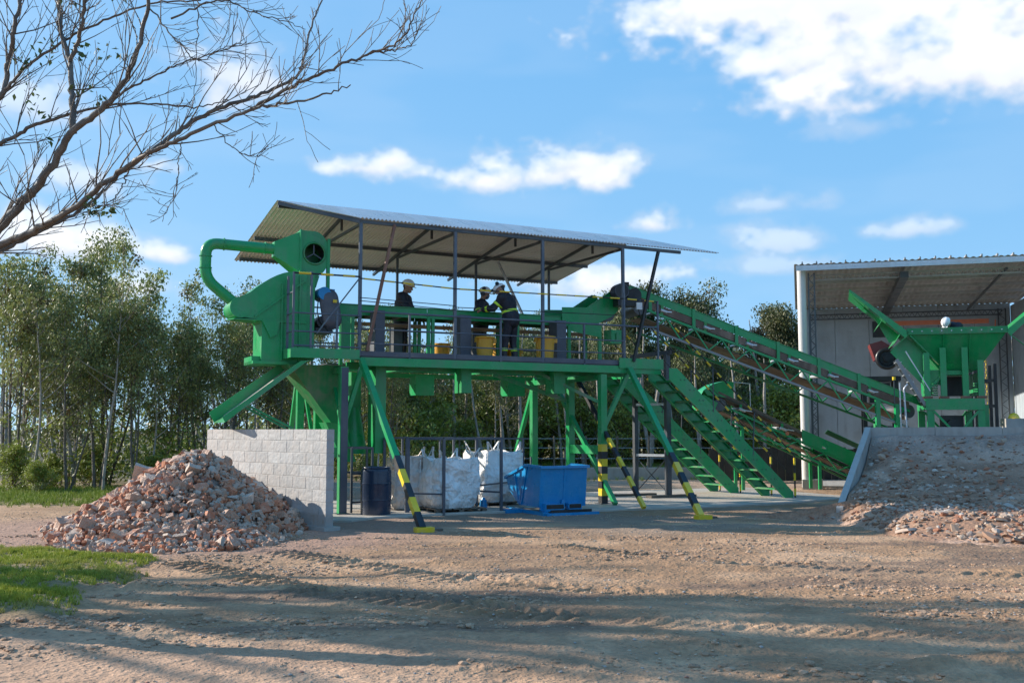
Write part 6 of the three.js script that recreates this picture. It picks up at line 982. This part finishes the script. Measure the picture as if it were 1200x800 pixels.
  const um = shadows(new THREE.Mesh(plain(leaves(q, low, 0.13, [0.17, 0.215, 0.045], [0.40, 0.45, 0.09], 0.15)), LEAF)); um.name = 'undergrowth'; um.userData = { kind: 'stuff', label: 'yellow green undergrowth between the thin trunks of the left stand', category: 'undergrowth' }; scene.add(um);
  const logs = []; for (let i = 0; i < 260; i++) { const a = -0.6 + q() * 1.15, d = 38 + q() * 16, X = Math.tan(a) * d; if (a < -0.24 && q() < 0.4) continue; logs.push(limbTube(wander(q, vec(X, -0.1, -d), vec((q() - 0.5) * 0.25, 1, 0), 4 + 2.5 * q(), 6, 0.12), [0.10, 0.09, 0.075, 0.065, 0.055, 0.04, 0.02].map((v) => v * (0.6 + 0.6 * q())), 5)); }
  const lm = shadows(new THREE.Mesh(join(logs), BARK[0])); lm.name = 'distant_trunks'; lm.userData = { kind: 'stuff', label: 'grey trunks crowding the far wood behind the platform', category: 'woodland' }; scene.add(lm);
}
// ---------------------------------------------------------------- the bare tree at the upper left, and its neighbours out of the frame that shade the yard
{
  const toWorld = (px, py, d) => { const a = (px - 600) / FOCAL, b = (400 - py) / FOCAL, c = Math.cos(PITCH), s = Math.sin(PITCH), k = d / (c - b * s); return vec(a * k, EYE + (b * c + s) * k, -d); };
  const t = new THREE.Group(); t.name = 'bare_tree'; t.position.set(-5.45, -0.05, -8.6); t.userData = { label: 'leafless grey tree reaching in over the yard at the upper left', category: 'tree' }; scene.add(t);
  const r = rng(99), local = (v) => v.clone().sub(t.position), G = { big: [], twig: [] }, tips = [], ends = [];
  const smoothPath = (p, n) => new THREE.CatmullRomCurve3(p, false, 'centripetal').getPoints(n);
  const limb = (list, r0, r1, name = 'branch') => { const p = smoothPath(list.map(([x, y, d]) => local(toWorld(x / 2.4, y / 2.4, d))), list.length * 7), jit = p.map((v, i) => v.clone().add(vec((r() - 0.5) * 0.02, (r() - 0.5) * 0.02, (r() - 0.5) * 0.03))), rad = jit.map((_, i) => 0.64 * lerp(r0, r1, Math.pow(i / (p.length - 1), 0.8))); part(t, name, limbTube(jit, rad, 9), BARK[1]); tips.push([jit, rad]); };
  // trunk and main limbs
  const trunkPts = [vec(0, -0.1, 0), vec(0.05, 0.8, 0.02), vec(0.02, 1.6, -0.02), vec(0.10, 2.4, 0)], tp = new THREE.CatmullRomCurve3(trunkPts).getPoints(16); part(t, 'trunk', limbTube(tp, tp.map((_, i) => lerp(0.21, 0.135, i / 16)), 12), BARK[1]);
  const root = [-230, 760, 8.6];
  limb([root, [-60, 690, 8.6], [60, 570, 8.55], [110, 520, 8.5], [205, 370, 8.4], [300, 290, 8.3], [370, 190, 8.2], [410, 40, 8.1], [430, -120, 8.0]], 0.082, 0.020);
  limb([[205, 372, 8.4], [200, 250, 8.5], [195, 170, 8.6], [170, 90, 8.7], [165, 0, 8.8], [150, -130, 8.9]], 0.046, 0.022); limb([[195, 175, 8.6], [225, 90, 8.5], [240, 0, 8.4], [262, -120, 8.3]], 0.032, 0.018);
  limb([root, [-40, 705, 8.5], [100, 645, 8.3], [200, 590, 8.1], [330, 485, 7.9], [420, 430, 7.7], [520, 385, 7.6], [700, 310, 7.5], [790, 290, 7.4], [900, 270, 7.3], [985, 240, 7.3]], 0.058, 0.007);
  limb([root, [-30, 715, 8.8], [100, 655, 8.9], [220, 595, 9.0], [330, 500, 9.1], [430, 425, 9.2]], 0.040, 0.014);
  limb([[420, 430, 7.7], [500, 370, 7.8], [600, 310, 7.9], [720, 270, 8.0], [830, 215, 8.1], [850, 180, 8.1], [870, 90, 8.2], [905, 0, 8.3]], 0.034, 0.010); limb([[700, 310, 7.5], [830, 240, 7.4], [940, 190, 7.3], [1040, 150, 7.3], [1130, 110, 7.2], [1165, 40, 7.2], [1192, -10, 7.2]], 0.024, 0.006); limb([[1040, 150, 7.3], [1110, 140, 7.3], [1160, 120, 7.2], [1195, 50, 7.2]], 0.012, 0.004);
  limb([[-230, 560, 9.0], [-100, 350, 9.0], [0, 270, 8.9], [22, 170, 8.9], [40, 80, 8.8], [62, -20, 8.8]], 0.05, 0.026); limb([[-200, 480, 9.1], [0, 402, 9.0], [100, 350, 8.9], [180, 325, 8.8], [300, 298, 8.7], [420, 292, 8.6], [560, 300, 8.5], [640, 280, 8.4]], 0.036, 0.006);
  limb([[-100, 350, 9.0], [0, 265, 8.9], [60, 200, 8.8], [170, 120, 8.7], [300, 55, 8.6], [420, 12, 8.5], [560, 0, 8.4]], 0.028, 0.010); limb([[300, 292, 8.3], [380, 240, 8.2], [480, 190, 8.1], [600, 150, 8.0], [690, 120, 8.0]], 0.018, 0.005); limb([[560, -40, 8.4], [555, 60, 8.35], [553, 160, 8.3], [545, 290, 8.25]], 0.010, 0.004); limb([[360, 480, 7.9], [340, 530, 7.9], [300, 572, 7.8], [270, 580, 7.8]], 0.010, 0.004); limb([[330, 486, 7.9], [260, 575, 7.8], [310, 578, 7.8], [362, 590, 7.8]], 0.009, 0.003); limb([[510, 395, 7.6], [500, 480, 7.6], [485, 550, 7.6], [462, 600, 7.6]], 0.007, 0.003); limb([[600, 350, 7.8], [660, 420, 7.7], [720, 440, 7.7], [770, 405, 7.7]], 0.008, 0.003);
  limb([[480, 50, 8.2], [620, 0, 8.1], [700, 30, 8.0], [800, 60, 8.0], [855, 80, 8.0]], 0.014, 0.004); limb([[420, 20, 8.1], [500, 120, 8.0], [560, 170, 8.0], [640, 130, 7.9], [760, 120, 7.9]], 0.011, 0.004);
  // side twigs, and twigs on twigs
  const twig = (p, d, len, rad, depth) => { const pts = wander(r, p, d, len, 4, 0.30, 0.015); G.twig.push(limbTube(pts, pts.map((_, i) => lerp(rad, 0.0022, i / 4)), 4)); ends.push(pts[4]); if (depth > 0) for (let i = 1; i <= 4; i++) if (r() < 0.55) { const dd = pts[i].clone().sub(pts[i - 1]).normalize().add(vec((r() - 0.5) * 1.3, (r() - 0.35) * 1.1, (r() - 0.5) * 1.3)); twig(pts[i], dd, len * (0.3 + 0.35 * r()), rad * 0.6, depth - 1); } };
  for (const [p, rad] of tips) for (let i = 3; i < p.length - 1; i++) { if (r() < 0.55) continue; const d = p[i + 1].clone().sub(p[i]).normalize().multiplyScalar(0.9).add(vec((r() - 0.5) * 1.5, (r() - 0.35) * 1.5, (r() - 0.5) * 1.3)); const q = rad[i]; if (q > 0.06 || i > p.length - 5 && r() < 0.6) continue; twig(p[i], d, 0.16 + 0.75 * r() * clamp(q * 45, 0.12, 1), clamp(q * 0.36, 0.003, 0.008), q > 0.012 ? 2 : 1); }
  part(t, 'twigs', G.twig, BARK[1], { kind: 'stuff' });
  const cl = []; for (const e of ends) { const w = e.clone().add(t.position); if (w.x < -2.7 && r() < 0.008) cl.push([e, 0.10, 9]); } for (let i = 0; i < 7; i++) { const q = local(toWorld((20 + r() * 100), (40 + r() * 100), 8.8)); cl.push([q, 0.16, 14]); } for (let i = 0; i < 6; i++) cl.push([local(toWorld(100 + r() * 30, 235 + r() * 20, 8)), 0.08, 8]);
  const cg = plain(leaves(r, cl, 0.06, [0.04, 0.07, 0.02], [0.14, 0.17, 0.04], 0.2)); const cm = shadows(new THREE.Mesh(cg, LEAF)); cm.name = 'leaves'; cm.userData.kind = 'stuff'; t.add(cm);
  // out of the frame
  const bare = (seed, X, d, s, label, thick = 0.25) => { const q = rng(seed), o = new THREE.Group(); o.name = numbered('roadside_tree'); o.position.set(X, -0.05, -d); o.userData = { label, category: 'tree' }; scene.add(o); const pts = wander(q, vec(0, -0.1, 0), vec(0.05, 1, 0), 5 * s, 10, 0.12, 0.05), rad = pts.map((_, i) => lerp(0.17 * s, 0.05 * s, i / 10)), tw = []; const tm = shadows(new THREE.Mesh(join([limbTube(pts, rad, 9)]), BARK[1])); tm.name = 'trunk'; o.add(tm); const cl2 = []; for (let i = 6; i <= 10; i++) for (let k = 0; k < 4; k++) { const lp = wander(q, pts[i], vec(q() - 0.5, 0.5 + 0.5 * q(), q() - 0.5), 2.2 * s, 6, 0.35, 0.03); tw.push(limbTube(lp, lp.map((_, j) => lerp(0.055 * s, 0.012, j / 6)), 5)); for (let j = 2; j <= 6; j++) { const sp = wander(q, lp[j], vec(q() - 0.5, q() - 0.2, q() - 0.5), 0.9, 3, 0.3); tw.push(limbTube(sp, [0.014, 0.01, 0.007, 0.004], 3)); if (q() < thick) cl2.push([sp[3], 0.3, 9]); } } const bm = shadows(new THREE.Mesh(join(tw), BARK[1])); bm.name = 'branches'; o.add(bm); const lm = shadows(new THREE.Mesh(plain(leaves(q, cl2, 0.11, DK, LT, 0.4)), LEAF)); lm.name = 'crown'; o.add(lm); };
  bare(701, -17.0, 14.3, 1.9, 'tall tree out of frame far to the left of the grass', 0.3); bare(702, -18.8, 13.4, 2.0, 'tall tree out of frame farthest to the left', 0.6); bare(703, -20.5, 15.3, 2.1, 'tall tree out of frame left of the rubble heap', 0.5);
}
renderer.render(scene, camera);
